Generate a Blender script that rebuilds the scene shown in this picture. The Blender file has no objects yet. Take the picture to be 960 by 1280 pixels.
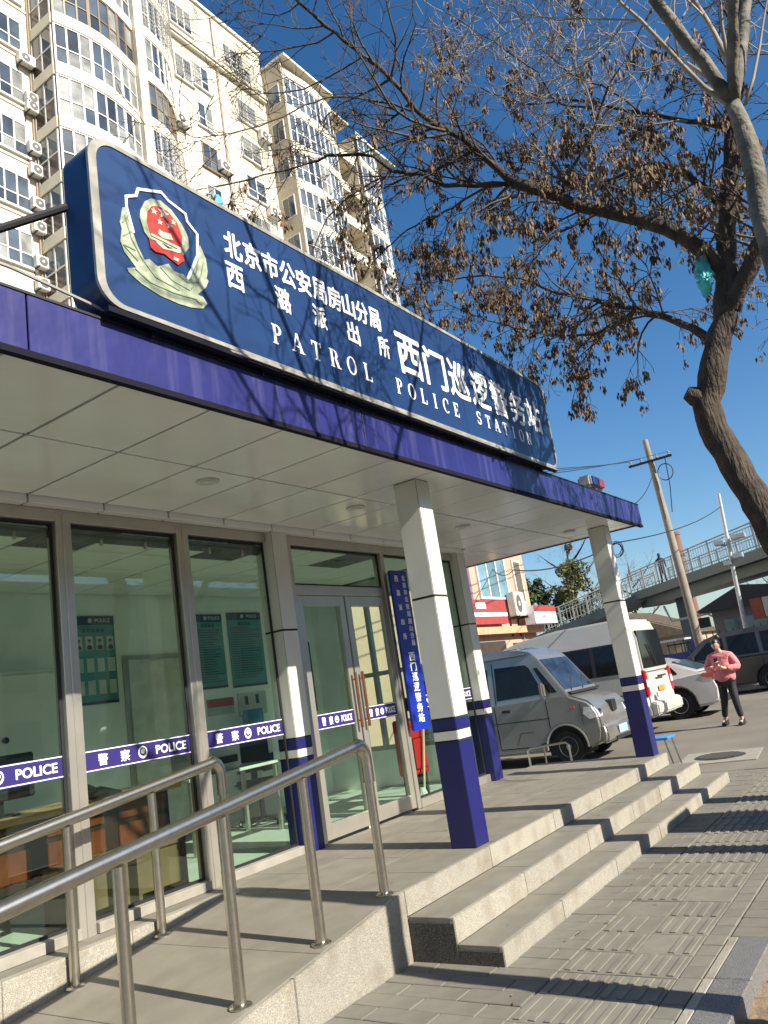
import bpy, bmesh, math, random
from mathutils import Vector, Matrix, Quaternion
SC = bpy.context.scene
COL = SC.collection

# ------------------------------------------------------------------ camera
cam_data = bpy.data.cameras.new('camera')
cam_data.sensor_fit = 'VERTICAL'; cam_data.sensor_height = 24.0
cam_data.lens = 24.0 * 991.558 / 1280.0
cam_data.clip_start = 0.05; cam_data.clip_end = 6000
cam = bpy.data.objects.new('camera', cam_data); COL.objects.link(cam)
cam.matrix_world = Matrix([[0.569532, -0.09957, -0.815916, -4.444451], [-0.807984, -0.25015, -0.533468, -3.203277], [-0.150984, 0.963074, -0.22292, 1.223534], [0.0, 0.0, 0.0, 1.0]])
SC.camera = cam

# ------------------------------------------------------------------ sky and sun
SUN = Vector((-0.07, -1.0, 0.66)).normalized()
world = bpy.data.worlds.new('World'); SC.world = world; world.use_nodes = True
wn = world.node_tree.nodes; wl = world.node_tree.links
for n in list(wn): wn.remove(n)
wo = wn.new('ShaderNodeOutputWorld'); wb = wn.new('ShaderNodeBackground'); sky = wn.new('ShaderNodeTexSky')
sky.sky_type = 'NISHITA'; sky.sun_disc = False
sky.sun_elevation = math.asin(SUN.z); sky.sun_rotation = math.atan2(SUN.x, SUN.y)
sky.air_density = 1.0; sky.dust_density = 0.8; sky.ozone_density = 3.0; sky.altitude = 60
wb.inputs['Strength'].default_value = 0.076
hsv = wn.new('ShaderNodeHueSaturation'); hsv.inputs['Saturation'].default_value = 1.27
wl.new(sky.outputs[0], hsv.inputs['Color']); wl.new(hsv.outputs[0], wb.inputs['Color']); wl.new(wb.outputs[0], wo.inputs['Surface'])
sd = bpy.data.lights.new('sun', 'SUN'); sd.energy = 5.0; sd.angle = math.radians(0.53); sd.color = (1.0, 0.935, 0.80)
sun = bpy.data.objects.new('sun', sd); COL.objects.link(sun); sun.location = (0, -20, 30)
sun.rotation_euler = (-SUN).to_track_quat('-Z', 'Y').to_euler()
vs = SC.view_settings
vs.view_transform = 'Standard'; vs.look = 'None'; vs.gamma = 1.0; vs.exposure = 1.0; vs.use_curve_mapping = False
SC.cycles.max_bounces = 10; SC.cycles.transparent_max_bounces = 24
SC.cycles.diffuse_bounces = 4; SC.cycles.glossy_bounces = 4
SC.cycles.sample_clamp_indirect = 6.0

# ------------------------------------------------------------------ helpers
G = -0.407          # level of the pavement; the entrance platform is z = 0
MATS = {}
def mat(name, col, rough=0.6, metal=0.0, var=0.12, scale=6.0, bump=0.0, bscale=60.0, spec=0.5, rnd=0.0,
        speck=0.0, spscale=120.0, spcol=None, stain=0.0, stcol=(0.05, 0.045, 0.04), stscale=(1.5, 1.5, 1.5), coat=0.0, emit=None, bstretch=1.0, bdist=0.01):
    if name in MATS: return MATS[name]
    m = bpy.data.materials.new(name); m.use_nodes = True
    nt = m.node_tree; N = nt.nodes; L = nt.links
    b = N['Principled BSDF']
    b.inputs['Roughness'].default_value = rough; b.inputs['Metallic'].default_value = metal
    b.inputs['Specular IOR Level'].default_value = spec
    b.inputs['Coat Weight'].default_value = coat; b.inputs['Coat Roughness'].default_value = 0.05
    tc = N.new('ShaderNodeTexCoord')
    def noise(sc, det=4.0, vec=None):
        n = N.new('ShaderNodeTexNoise'); n.inputs['Scale'].default_value = sc; n.inputs['Detail'].default_value = det
        L.new(vec or tc.outputs['Object'], n.inputs['Vector']); return n
    def mixc(fac, a, bb):
        x = N.new('ShaderNodeMix'); x.data_type = 'RGBA'
        if hasattr(fac, 'links'): L.new(fac, x.inputs[0])
        else: x.inputs[0].default_value = fac
        for i, v in ((6, a), (7, bb)):
            if hasattr(v, 'links'): L.new(v, x.inputs[i])
            else: x.inputs[i].default_value = (*v, 1)
        return x.outputs[2]
    def ramp(src, lo, hi):
        r = N.new('ShaderNodeMapRange'); r.inputs[1].default_value = lo; r.inputs[2].default_value = hi
        L.new(src, r.inputs[0]); return r.outputs[0]
    c = col
    if var > 0:
        n = noise(scale)
        d = tuple(max(0, v*(1-var*1.3)) for v in col); u = tuple(min(1, v*(1+var)) for v in col)
        c = mixc(ramp(n.outputs[0], 0.3, 0.7), d, u)
    if speck > 0:
        n = noise(spscale, 1.0)
        c = mixc(ramp(n.outputs[0], 0.58-speck*0.1, 0.66-speck*0.1), c, spcol or tuple(v*0.35 for v in col))
    if stain > 0:
        mp = N.new('ShaderNodeMapping'); mp.inputs['Scale'].default_value = stscale; L.new(tc.outputs['Object'], mp.inputs[0])
        n = noise(1.0, 6.0, mp.outputs[0])
        f = N.new('ShaderNodeMath'); f.operation = 'MULTIPLY'; f.inputs[1].default_value = stain
        L.new(ramp(n.outputs[0], 0.5, 0.72), f.inputs[0]); c = mixc(f.outputs[0], c, stcol)
    if rnd > 0:
        oi = N.new('ShaderNodeObjectInfo'); r = N.new('ShaderNodeMapRange')
        r.inputs[3].default_value = 1-rnd; r.inputs[4].default_value = 1+rnd; L.new(oi.outputs['Random'], r.inputs[0])
        hs = N.new('ShaderNodeHueSaturation'); L.new(r.outputs[0], hs.inputs['Value'])
        if hasattr(c, 'links'): L.new(c, hs.inputs['Color'])
        else: hs.inputs['Color'].default_value = (*c, 1)
        c = hs.outputs[0]
    if hasattr(c, 'links'): L.new(c, b.inputs['Base Color'])
    else: b.inputs['Base Color'].default_value = (*c, 1)
    if bump > 0:
        bv = None
        if bstretch != 1.0:
            mpb = N.new('ShaderNodeMapping'); mpb.inputs['Scale'].default_value = (1, 1, bstretch); L.new(tc.outputs['Object'], mpb.inputs[0]); bv = mpb.outputs[0]
        n = noise(bscale, 3.0, bv); bm_ = N.new('ShaderNodeBump'); bm_.inputs['Strength'].default_value = bump; bm_.inputs['Distance'].default_value = bdist
        L.new(n.outputs[0], bm_.inputs['Height']); L.new(bm_.outputs[0], b.inputs['Normal'])
    if emit:
        b.inputs['Emission Color'].default_value = (*emit[0], 1); b.inputs['Emission Strength'].default_value = emit[1]
    MATS[name] = m
    return m

def glass_mat(name, tint, refl=0.045):
    """thin sheet of float glass: tinted see-through plus mirror reflection by Fresnel"""
    if name in MATS: return MATS[name]
    m = bpy.data.materials.new(name); m.use_nodes = True
    N = m.node_tree.nodes; L = m.node_tree.links
    for n in list(N): N.remove(n)
    o = N.new('ShaderNodeOutputMaterial'); mx = N.new('ShaderNodeMixShader')
    t = N.new('ShaderNodeBsdfTransparent'); t.inputs[0].default_value = (*tint, 1)
    g = N.new('ShaderNodeBsdfGlossy'); g.inputs['Roughness'].default_value = 0.0; g.inputs[0].default_value = (0.95, 1, 0.97, 1)
    f = N.new('ShaderNodeLayerWeight'); f.inputs[0].default_value = 0.5
    pw = N.new('ShaderNodeMath'); pw.operation = 'POWER'; pw.inputs[1].default_value = 5.0; L.new(f.outputs['Facing'], pw.inputs[0])
    a = N.new('ShaderNodeMath'); a.operation = 'MULTIPLY_ADD'; a.inputs[1].default_value = 0.92; a.inputs[2].default_value = refl; a.use_clamp = True
    L.new(pw.outputs[0], a.inputs[0]); L.new(a.outputs[0], mx.inputs[0])
    L.new(t.outputs[0], mx.inputs[1]); L.new(g.outputs[0], mx.inputs[2]); L.new(mx.outputs[0], o.inputs[0])
    MATS[name] = m
    return m

WM = {}   # world matrix of each root, known without a depsgraph update
def tag(o, label=None, cat=None, group=None, kind=None):
    if label: o['label'] = label
    if cat: o['category'] = cat
    if group: o['group'] = group
    if kind: o['kind'] = kind
    return o
def empty(name, loc, label=None, cat=None, group=None, rz=0.0, kind=None):
    o = bpy.data.objects.new(name, None); o.empty_display_size = 0.1; COL.objects.link(o)
    o.location = loc; o.rotation_euler = (0, 0, rz)
    WM[o.name] = Matrix.Translation(Vector(loc)) @ Matrix.Rotation(rz, 4, 'Z')
    return tag(o, label, cat, group, kind)
def wm(o):
    return WM.get(o.name, Matrix.Identity(4))
def attach(o, parent, local=False):
    if parent is None: return o
    o.parent = parent
    if local: WM[o.name] = wm(parent) @ o.matrix_basis
    else:
        o.matrix_parent_inverse = wm(parent).inverted(); WM[o.name] = o.matrix_basis.copy()
    return o
def inst(name, mesh, loc=(0, 0, 0), parent=None, rz=0.0, scale=None, local=False):
    o = bpy.data.objects.new(name, mesh); COL.objects.link(o); o.location = loc; o.rotation_euler = (0, 0, rz)
    if scale: o.scale = scale
    return attach(o, parent, local)

class MB:
    """collects shapes for one mesh object"""
    def __init__(s): s.v = []; s.f = []; s.mi = []
    def add(s, vs, fs, mi=0):
        k = len(s.v); s.v += [tuple(p) for p in vs]
        s.f += [tuple(i+k for i in f) for f in fs]; s.mi += [mi]*len(fs)
        return s
    def box(s, x0, x1, y0, y1, z0, z1, mi=0):
        return s.add([(x0,y0,z0),(x1,y0,z0),(x1,y1,z0),(x0,y1,z0),(x0,y0,z1),(x1,y0,z1),(x1,y1,z1),(x0,y1,z1)],
              [(0,3,2,1),(4,5,6,7),(0,1,5,4),(1,2,6,5),(2,3,7,6),(3,0,4,7)], mi)
    def cbox(s, c, d, mi=0):
        return s.box(c[0]-d[0]/2, c[0]+d[0]/2, c[1]-d[1]/2, c[1]+d[1]/2, c[2]-d[2]/2, c[2]+d[2]/2, mi)
    def tube(s, pts, rad, sides=8, mi=0, cap=True):
        pts = [Vector(p) for p in pts]; n = len(pts)
        if not hasattr(rad, '__len__'): rad = [rad]*n
        t = (pts[1]-pts[0]).normalized(); a = t.orthogonal().normalized(); k = len(s.v)
        for i, p in enumerate(pts):
            t2 = (pts[min(i+1, n-1)]-pts[max(i-1, 0)])
            t2 = t2.normalized() if t2.length > 1e-9 else t
            a = (t.rotation_difference(t2)) @ a; t = t2; b = t.cross(a)
            for j in range(sides):
                w = 2*math.pi*j/sides
                q = p+(a*math.cos(w)+b*math.sin(w))*rad[i]; s.v.append((q.x, q.y, q.z))
        for i in range(n-1):
            for j in range(sides):
                j2 = (j+1) % sides
                s.f.append((k+i*sides+j, k+i*sides+j2, k+(i+1)*sides+j2, k+(i+1)*sides+j)); s.mi.append(mi)
        if cap:
            s.f.append(tuple(k+j for j in range(sides-1, -1, -1))); s.mi.append(mi)
            s.f.append(tuple(k+(n-1)*sides+j for j in range(sides))); s.mi.append(mi)
        return s
    def prism(s, poly, axis, a0, a1, mi=0):
        """polygon (list of 2D points) pulled along an axis; the two coordinates are the other axes in xyz order"""
        n = len(poly)
        def P(q, a):
            return {'x': (a, q[0], q[1]), 'y': (q[0], a, q[1]), 'z': (q[0], q[1], a)}[axis]
        vs = [P(q, a0) for q in poly]+[P(q, a1) for q in poly]
        fs = [tuple(range(n-1, -1, -1)), tuple(range(n, 2*n))]+[(i, (i+1) % n, n+(i+1) % n, n+i) for i in range(n)]
        return s.add(vs, fs, mi)
    def lathe(s, prof, c, sides=16, axis='z', mi=0):
        """profile of (radius, height) turned about an axis through c"""
        k = len(s.v); n = len(prof)
        for r, h in prof:
            for j in range(sides):
                w = 2*math.pi*j/sides; p, q = r*math.cos(w), r*math.sin(w)
                s.v.append({'z': (c[0]+p, c[1]+q, c[2]+h), 'x': (c[0]+h, c[1]+p, c[2]+q), 'y': (c[0]+p, c[1]+h, c[2]+q)}[axis])
        for i in range(n-1):
            for j in range(sides):
                j2 = (j+1) % sides
                s.f.append((k+i*sides+j, k+i*sides+j2, k+(i+1)*sides+j2, k+(i+1)*sides+j)); s.mi.append(mi)
        s.f.append(tuple(k+j for j in range(sides-1, -1, -1))); s.mi.append(mi)
        s.f.append(tuple(k+(n-1)*sides+j for j in range(sides))); s.mi.append(mi)
        return s
    def mesh(s, name, mats, bevel=0.0, smooth=False, seg=2, fix=True):
        me = bpy.data.meshes.new(name); me.from_pydata(s.v, [], s.f)
        for m in (mats if isinstance(mats, (list, tuple)) else [mats]): me.materials.append(m)
        me.polygons.foreach_set('material_index', s.mi)
        if fix or bevel:
            bm = bmesh.new(); bm.from_mesh(me)
            if fix: bmesh.ops.recalc_face_normals(bm, faces=bm.faces)
            if bevel:
                ed = [e for e in bm.edges if len(e.link_faces) == 2 and e.calc_face_angle(0) > 0.5]
                bmesh.ops.bevel(bm, geom=ed, offset=bevel, segments=seg, affect='EDGES', clamp_overlap=True)
            bm.to_mesh(me); bm.free()
        if smooth:
            me.polygons.foreach_set('use_smooth', [True]*len(me.polygons))
            if smooth != 'all': me.set_sharp_from_angle(angle=math.radians(38))
        me.update()
        return me
    def build(s, name, mats, parent=None, bevel=0.0, smooth=False, local=False, seg=2, fix=True):
        return inst(name, s.mesh(name, mats, bevel, smooth, seg, fix), (0, 0, 0), parent, local=local)

def text_mesh(body, size, stroke_w=0.0, depth=0.003, sx=1.0):
    """built-in font turned into a mesh, centred on its own box, in the XZ plane, facing -Y"""
    c = bpy.data.curves.new('lettering', 'FONT'); c.body = body; c.size = size; c.extrude = depth/2; c.resolution_u = 3
    o = bpy.data.objects.new('lettering', c); COL.objects.link(o)
    dg = bpy.context.evaluated_depsgraph_get(); dg.update()
    me = bpy.data.meshes.new_from_object(o.evaluated_get(dg))
    bpy.data.objects.remove(o); bpy.data.curves.remove(c)
    xs = [v.co.x for v in me.vertices]; ys = [v.co.y for v in me.vertices]
    cx = (min(xs)+max(xs))/2; cy = (min(ys)+max(ys))/2
    w = max(xs)-min(xs); h = max(ys)-min(ys)
    for v in me.vertices:
        v.co = ((v.co.x-cx)*sx, -v.co.z, v.co.y-cy)
    if stroke_w > 0:          # heavier strokes: the glyph repeated a little to each side, each copy a hair deeper
        bm = bmesh.new(); k = 0
        for dx, dz in ((0, 0), (1, 0), (-1, 0), (0, 1), (0, -1), (.7, .7), (-.7, -.7), (.7, -.7), (-.7, .7)):
            n0 = len(bm.verts); bm.from_mesh(me); bm.verts.ensure_lookup_table()
            for v in bm.verts[n0:]: v.co.x += dx*stroke_w; v.co.z += dz*stroke_w; v.co.y -= k*.00012
            k += 1
        bm.to_mesh(me); bm.free(); w += 2*stroke_w; h += 2*stroke_w
    return me, w*sx, h
TXT = {}
def put_text(name, body, size, loc, m, parent, bold=0.0, depth=0.003, sx=1.0, fit=None):
    key = (body, size, bold, depth, sx, m.name)
    if key not in TXT:
        me, w, h = text_mesh(body, size, bold, depth, sx); me.materials.clear(); me.materials.append(m)
        TXT[key] = (me, w, h)
    me, w, h = TXT[key]
    o = inst(name, me, (0, 0, 0), None)
    o.location = loc
    if fit: o.scale = (fit[0]/w, 1, fit[1]/h)
    return attach(o, parent)
def rounded(x0, x1, z0, z1, r, n=6):
    P = []
    for cx, cz, a0 in ((x1-r, z1-r, 0), (x0+r, z1-r, 90), (x0+r, z0+r, 180), (x1-r, z0+r, 270)):
        for i in range(n+1):
            a = math.radians(a0+90*i/n); P.append((cx+r*math.cos(a), cz+r*math.sin(a)))
    return P
def stroke(mb, pts, w, y0, y1, closed=False):
    """ribbon of width w along 2D points in the XZ plane"""
    n = len(pts)
    for i in range(n if closed else n-1):
        a = Vector(pts[i]); b = Vector(pts[(i+1) % n]); d = (b-a)
        if d.length < 1e-6: continue
        d.normalize(); nn = Vector((-d.y, d.x))*w/2; e = d*w*0.3
        mb.prism([tuple(a-e+nn), tuple(a-e-nn), tuple(b+e-nn), tuple(b+e+nn)], 'y', y0+0.00002*i, y1)

# ------------------------------------------------------------------ materials
m_concrete = mat('paving_concrete', (0.168, 0.155, 0.128), 0.85, var=0.10, scale=9, bump=0.25, bscale=180, rnd=0.07, stain=0.35, stcol=(0.075, 0.066, 0.052), stscale=(1.7, 1.7, 1.7))
m_tactile = mat('tactile_concrete', (0.178, 0.165, 0.136), 0.85, var=0.10, scale=11, bump=0.25, bscale=200, rnd=0.08, stain=0.35, stcol=(0.08, 0.072, 0.058), stscale=(4, 4, 4))
m_joint = mat('paving_joint', (0.09, 0.082, 0.07), 0.95, var=0.2, scale=20, bump=0.3)
m_lot = mat('lot_concrete', (0.155, 0.14, 0.112), 0.9, var=0.12, scale=0.8, bump=0.2, bscale=90, stain=0.45, stcol=(0.09, 0.083, 0.073), stscale=(0.35, 0.9, 1))
m_asphalt = mat('asphalt', (0.06, 0.06, 0.06), 0.9, var=0.2, scale=2, bump=0.3, bscale=150)
m_slab = mat('platform_slab', (0.182, 0.167, 0.136), 0.75, var=0.10, scale=5, bump=0.12, bscale=120, rnd=0.05, stain=0.4, stcol=(0.10, 0.088, 0.068), stscale=(1.2, 4, 2))
m_granite = mat('white_granite', (0.335, 0.31, 0.255), 0.7, var=0.12, scale=40, bump=0.5, bscale=110, speck=1.0, spscale=210, spcol=(0.21, 0.195, 0.17), rnd=0.07, stain=0.6, stcol=(0.17, 0.14, 0.10), stscale=(5, 5, 4))
m_kerbgranite = mat('grey_granite', (0.10, 0.097, 0.094), 0.6, var=0.15, scale=18, bump=0.25, bscale=120, speck=1, spscale=150, spcol=(0.17, 0.165, 0.16), rnd=0.08)
m_soil = mat('dry_soil', (0.22, 0.16, 0.10), 0.95, var=0.3, scale=10, bump=1.0, bscale=30)
m_steel = mat('brushed_stainless', (0.58, 0.54, 0.46), 0.27, metal=1.0, var=0.07, scale=30)
m_alu = mat('window_aluminium', (0.50, 0.47, 0.41), 0.32, metal=0.7, var=0.06, scale=5)
m_white_panel = mat('white_aluminium_panel', (0.62, 0.61, 0.56), 0.3, var=0.05, scale=3, rnd=0.015, spec=0.6, stain=0.35, stcol=(0.38, 0.35, 0.29), stscale=(5, 5, 0.8))
m_soffit = mat('soffit_panel', (0.79, 0.80, 0.775), 0.15, var=0.05, scale=1.2, rnd=0.03, spec=0.8, bump=.12, bscale=2.2, bdist=.03)
m_navy = mat('navy_paint', (0.0105, 0.0115, 0.10), 0.36, var=0.06, scale=3, spec=0.5, stain=0.3, stcol=(0.04, 0.036, 0.09), stscale=(6, 6, 1.5))
m_fascia = mat('fascia_navy', (0.0145, 0.0155, 0.115), 0.42, var=0.15, scale=2.5, stain=0.8, stcol=(0.055, 0.055, 0.16), stscale=(14, 14, 0.7), rnd=0.08, bump=.35, bscale=3.5, bdist=.03)  # pale streaks: dirt, with mottled reflections put into the colour
m_black = mat('black_steel', (0.012, 0.012, 0.014), 0.5, var=0.1)
m_edge = mat('black_edge', (0.006, 0.006, 0.012), 0.85, var=0, spec=.2)
m_dark = mat('dark_gap', (0.02, 0.02, 0.02), 0.9, var=0)
m_sign = mat('sign_blue', (0.011, 0.036, 0.115), 0.38, var=0.12, scale=2.2, stain=0.35, stcol=(0.018, 0.055, 0.15), stscale=(2, 2, 9), spec=0.4)
m_trim = mat('sign_trim', (0.36, 0.345, 0.30), 0.4, metal=0.3, var=0.25, scale=9, stain=0.6, stcol=(0.25, 0.21, 0.16), stscale=(8, 8, 8))
m_white = mat('white_letter', (0.80, 0.80, 0.78), 0.45, var=0.03)
m_pglass = glass_mat('green_float_glass', (0.88, 0.965, 0.915), 0.065)

# ================================================================== ground, pavement, steps, ramp
rng = random.Random(7)
def struct(name, mb, m, parent=None, **k):
    o = mb.build(name, m, parent, **k)
    if parent is None: o['kind'] = 'structure'
    return o
ground = struct('ground', MB().add([(-900,-900,G-.13),(3000,-900,G-.13),(3000,1500,G-.13),(-900,1500,G-.13)], [(0,1,2,3)]), m_asphalt)
lot = MB().box(7.0, 75, -4.3, 60, G-.2, G-.004)
lot = struct('parking_lot', lot, m_lot)
X_BED = 0.63
pv = MB()
pv.box(-14, 7.0, -1.77, 5.5, G-.2, G-.014)
pv.box(X_BED, 1.7, -4.3, -1.77, G-.2, G-.014); pv.box(1.7, 3.3, -2.5, -1.77, G-.2, G-.014); pv.box(3.3, 7.0, -4.3, -1.77, G-.2, G-.014)
pv.box(-14, -2.2, -4.3, -2.0, G-.2, G-.014)
pavement = struct('pavement', pv, m_joint)
kb = MB()
for i in range(23): kb.box(-14+i*.92, -14+i*.92+.91, -4.42, -4.3, G-.2, G+.002)
road_kerb = struct('road_kerb', kb, m_granite)
soil = MB()
def soil_bed(x0, x1, y0, y1, seed):
    r = random.Random(seed); n = 26; m = 26; mb = MB(); vs = []; fs = []
    for i in range(n+1):
        for j in range(m+1):
            vs.append((x0+(x1-x0)*i/n, y0+(y1-y0)*j/m, G-.085+r.uniform(-.016, .016)))
    for i in range(n):
        for j in range(m):
            k = i*(m+1)+j; fs.append((k, k+m+1, k+m+2, k+1))
    mb.add(vs, fs); b = struct('soil_bed', mb, m_soil, smooth='all')
    lm = MB()
    for i in range(260):
        x = r.uniform(x0+.05, x1-.05); y = r.uniform(y0+.05, y1-.05); a = r.uniform(0, 6.3); s = r.uniform(.012, .035)
        z = G-.06+r.uniform(0, .012); c, d = math.cos(a)*s, math.sin(a)*s
        lm.add([(x-c, y-d, z), (x+d*.4, y-c*.4, z+.008), (x+c, y+d, z+r.uniform(-.004, .012)), (x-d*.4, y+c*.4, z+.004)], [(0,1,2,3)])
    lo = lm.build('leaf_litter', mat('dead_leaf', (0.32, 0.20, 0.09), 0.8, var=.3, scale=30), None, fix=False)
    tag(lo, 'dry brown leaf litter scattered over the soil bed' if seed == 3 else 'dry brown leaf litter round the leaning dark tree', 'leaf litter', kind='stuff')
    return b
soil_bed(-2.2, X_BED+.02, -4.3, -2.0, 3); soil_bed(1.7, 3.3, -4.3, -2.5, 4)

# --- pavers: long side across the pavement, running bond; shared mesh
def paver_mesh(lx, ly, name='paver', m=m_concrete):
    return MB().box(-lx/2, lx/2, -ly/2, ly/2, -.03, 0).mesh(name, m, bevel=.004, seg=1)
LX, LY = 0.165, 0.395
cache = {}
def paver(x, y, ly):
    if ly < .03: return
    k = round(ly, 3)
    if k not in cache: cache[k] = paver_mesh(LX-.006, ly-.006)
    o = inst('paver', cache[k], (x, y, G+rng.uniform(-.0025, .002)), pavement)
    o.rotation_euler = (rng.uniform(-.004, .004), rng.uniform(-.006, .006), 0)
def field(x0, x1, y0, y1):
    n = int(round((x1-x0)/LX))
    for i in range(n):
        x = x0+(i+.5)*LX; y = y1; off = (i % 2)*LY/2
        first = True
        while y > y0+.01:
            l = LY-off if first else LY
            first = False
            l = min(l, y-y0); paver(x, y-l/2, l); y -= l
field(-1.98, 0, -.98, -.004)
field(0, 3.3, -.98, -.652)
field(-1.98, 3.3, -1.765, -1.645)
field(X_BED+.03, 3.3, -2.4, -1.77)
st = MB()      # the same paving carried on where single pavers can no longer be told apart
def field_stuff(x0, x1, y0, y1):
    n = int((x1-x0)/LX)
    for i in range(n):
        x = x0+i*LX; y = y1-(i % 2)*LY/2
        if i % 2: st.box(x+.003, x+LX-.003, y+.003, y1-.003, G-.03, G-.001)
        while y > y0+.02:
            l = min(LY, y-y0); z = G+rng.uniform(-.003, .001)
            st.box(x+.003, x+LX-.003, y-l+.003, y-.003, G-.03, z); y -= l
field_stuff(3.3, 6.98, -.98, -.652); field_stuff(3.3, 6.98, -4.2, -1.645); field_stuff(6.15, 6.98, -.65, 1.8)
field_stuff(-4.6, -1.98, -.98, -.004); field_stuff(-4.6, -1.98, -2.0, -1.645)
o = st.build('paver_field', m_concrete, pavement); o['kind'] = 'stuff'
# --- tactile guide strip: two tiles wide, four raised bars each, some worn flat
T = 0.328
def tact_mesh(nb, worn):
    mb = MB().box(-T/2+.003, T/2-.003, -T/2+.003, T/2-.003, -.03, 0)
    for j in range(4):
        if j in worn: continue
        y = -T/2+T*(j+.5)/4; h = .007
        mb.prism([(-T/2+.022, y-.017), (T/2-.022, y-.017), (T/2-.022, y+.017), (-T/2+.022, y+.017)], 'z', 0.0005, h)
    return mb.mesh('tactile_tile', m_tactile, bevel=.002, seg=1)
tm = [tact_mesh(4, ()), tact_mesh(4, ()), tact_mesh(4, (0, 1, 2, 3)), tact_mesh(4, (2, 3)), tact_mesh(4, (0,))]
worn = {(6, 1): 2, (5, 1): 4, (7, 0): 2, (4, 0): 3}
for i in range(-3, 22):
    for j in range(2):
        k = 0
        if (i+3, j) in worn: k = worn[(i+3, j)]
        elif rng.random() < .1: k = 4
        o = inst('tactile_tile', tm[k], (i*T+T/2-.02, -1.645+T*(j+.5), G+.001+rng.uniform(-.002, .002)), pavement)
        o.rotation_euler = (rng.uniform(-.003, .003), rng.uniform(-.003, .003), rng.uniform(-.004, .004))
# --- kerb of the tree bed: pale strip and dark granite stone
for i in range(6):
    x1 = X_BED-i*.62; x0 = x1-.61
    MB().box(x0, x1, -1.822, -1.772, G-.12, G+.003).build('kerb_strip', m_granite, pavement, bevel=.004, seg=1)
    MB().box(x0, x1, -2.0, -1.825, G-.16, G+.004+rng.uniform(0, .003)).build('kerb_stone', m_kerbgranite, pavement, bevel=.006, seg=1)
for i in range(4):
    MB().box(X_BED+.002, X_BED+.05, -2.0-.57*(i+1)+.006, -2.0-.57*i, G-.16, G+.004).build('kerb_stone', m_kerbgranite, pavement, bevel=.005, seg=1)
lt = MB(); lr = random.Random(77)
for i in range(70):
    x = lr.uniform(-1.5, 5.5); y = lr.uniform(-1.78, -.7) if lr.random() < .7 else lr.uniform(-.7, 1.2)
    if x < .1 and y > -.7: continue
    z = G+.006 if y < -.66 else (-.294 if y < -.36 else (-.144 if y < -.02 else .006))
    a = lr.uniform(0, 6.3); q = lr.uniform(.008, .026); c, d_ = math.cos(a)*q, math.sin(a)*q
    lt.add([(x-c, y-d_, z), (x+d_*.4, y-c*.4, z+.004), (x+c, y+d_, z+lr.uniform(.001, .008)), (x-d_*.4, y+c*.4, z+.002)], [(0,1,2,3)])
tag(lt.build('fallen_seeds', mat('dead_seed', (0.2, 0.13, 0.06), .8, var=.4, scale=30), None, fix=False), 'few dry seeds and bits of litter lying on the steps and pavement', 'litter', kind='stuff')
# --- manhole
mh = empty('manhole', (8.35, -.05, G), 'round iron grate set in a pale concrete square on the lot', 'manhole', rz=.1)
MB().box(-.62, .62, -.55, .55, -.03, .012).build('surround', mat('pale_concrete', (0.25, 0.23, 0.195), .85, var=.1, scale=8, bump=.2), mh, bevel=.006, local=True)
MB().lathe([(.36, .0125), (.36, .02), (.33, .022), (.33, .016)], (0, 0, 0), 28).build('frame', mat('cast_iron', (0.06, 0.055, 0.05), .6, metal=.3, var=.2, scale=20), mh, local=True)
for i in range(9):
    x = -.27+i*.0675; h = math.sqrt(max(.01, .32**2-x*x))
    MB().box(x-.016, x+.016, -h, h, .0165, .034).build('bar', mat('worn_iron', (0.17, 0.155, 0.13), .5, metal=.4, var=.2, scale=20), mh, local=True)

# --- entrance steps and platform
XE = 6.02
sb = MB()
sb.box(.004, XE-.01, .03, 1.8, G-.1, -.03)
sb.box(.004, XE+.06, -.3085, .03, G-.1, -.181); sb.box(.004, XE+.1, -.616, -.3085, G-.1, -.331)
platform = struct('entrance_platform', sb, m_granite)
def stones(name, x0, x1, y0, y1, z0, z1, m, lens, jit=.0015, bevel=.004):
    x = x0; i = 0
    while x < x1-.02:
        l = min(lens[i % len(lens)], x1-x)
        if x1-(x+l) < .12: l = x1-x
        j = rng.uniform(-jit, jit)
        MB().box(x+.0015, x+l-.0015, y0+j, y1, z0, z1+rng.uniform(-jit, jit)*.5).build(name, m, platform, bevel=bevel, seg=2)
        x += l; i += 1
d1, d2 = .3385, .646
stones('riser_stone', 0, XE, 0, .032, -.15, 0, m_granite, (1.18, 1.22, 1.2))
stones('riser_stone', 0, XE+.06, -d1, -d1+.032, -.30, -.15, m_granite, (1.02, 1.25, 1.2, .9))
stones('riser_stone', 0, XE+.1, -d2, -d2+.032, G-.02, -.30, m_granite, (.9, 1.1, 1.2))
stones('tread_slab', 0, XE+.06, -d1+.034, -.002, -.18, -.1505, m_slab, (1.2, 1.15, 1.25), .001, .002)
stones('tread_slab', 0, XE+.1, -d2+.034, -d1-.002, -.33, -.3005, m_slab, (1.05, 1.2, 1.1), .001, .002)
for j in range(3):
    stones('platform_slab', 0, XE, .034+j*.588, .034+(j+1)*.588-.003, -.03, 0, m_slab, (.9, .9) if j % 2 else (.45, .9, .9, .9), .001, .002)
m_endstone = mat('dark_end_granite', (0.045, 0.04, 0.035), .7, var=.3, scale=30, bump=.2, bscale=90, speck=1, spscale=120, spcol=(0.09, 0.08, 0.07))
for y0, y1, z1 in ((-d1+.034, -.002, -.181), (-d2+.034, -d1-.002, -.331)): MB().box(-.002, .02, y0-.03, y1, G-.05, z1).build('end_stone', m_endstone, platform, bevel=.002, seg=1)
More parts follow.
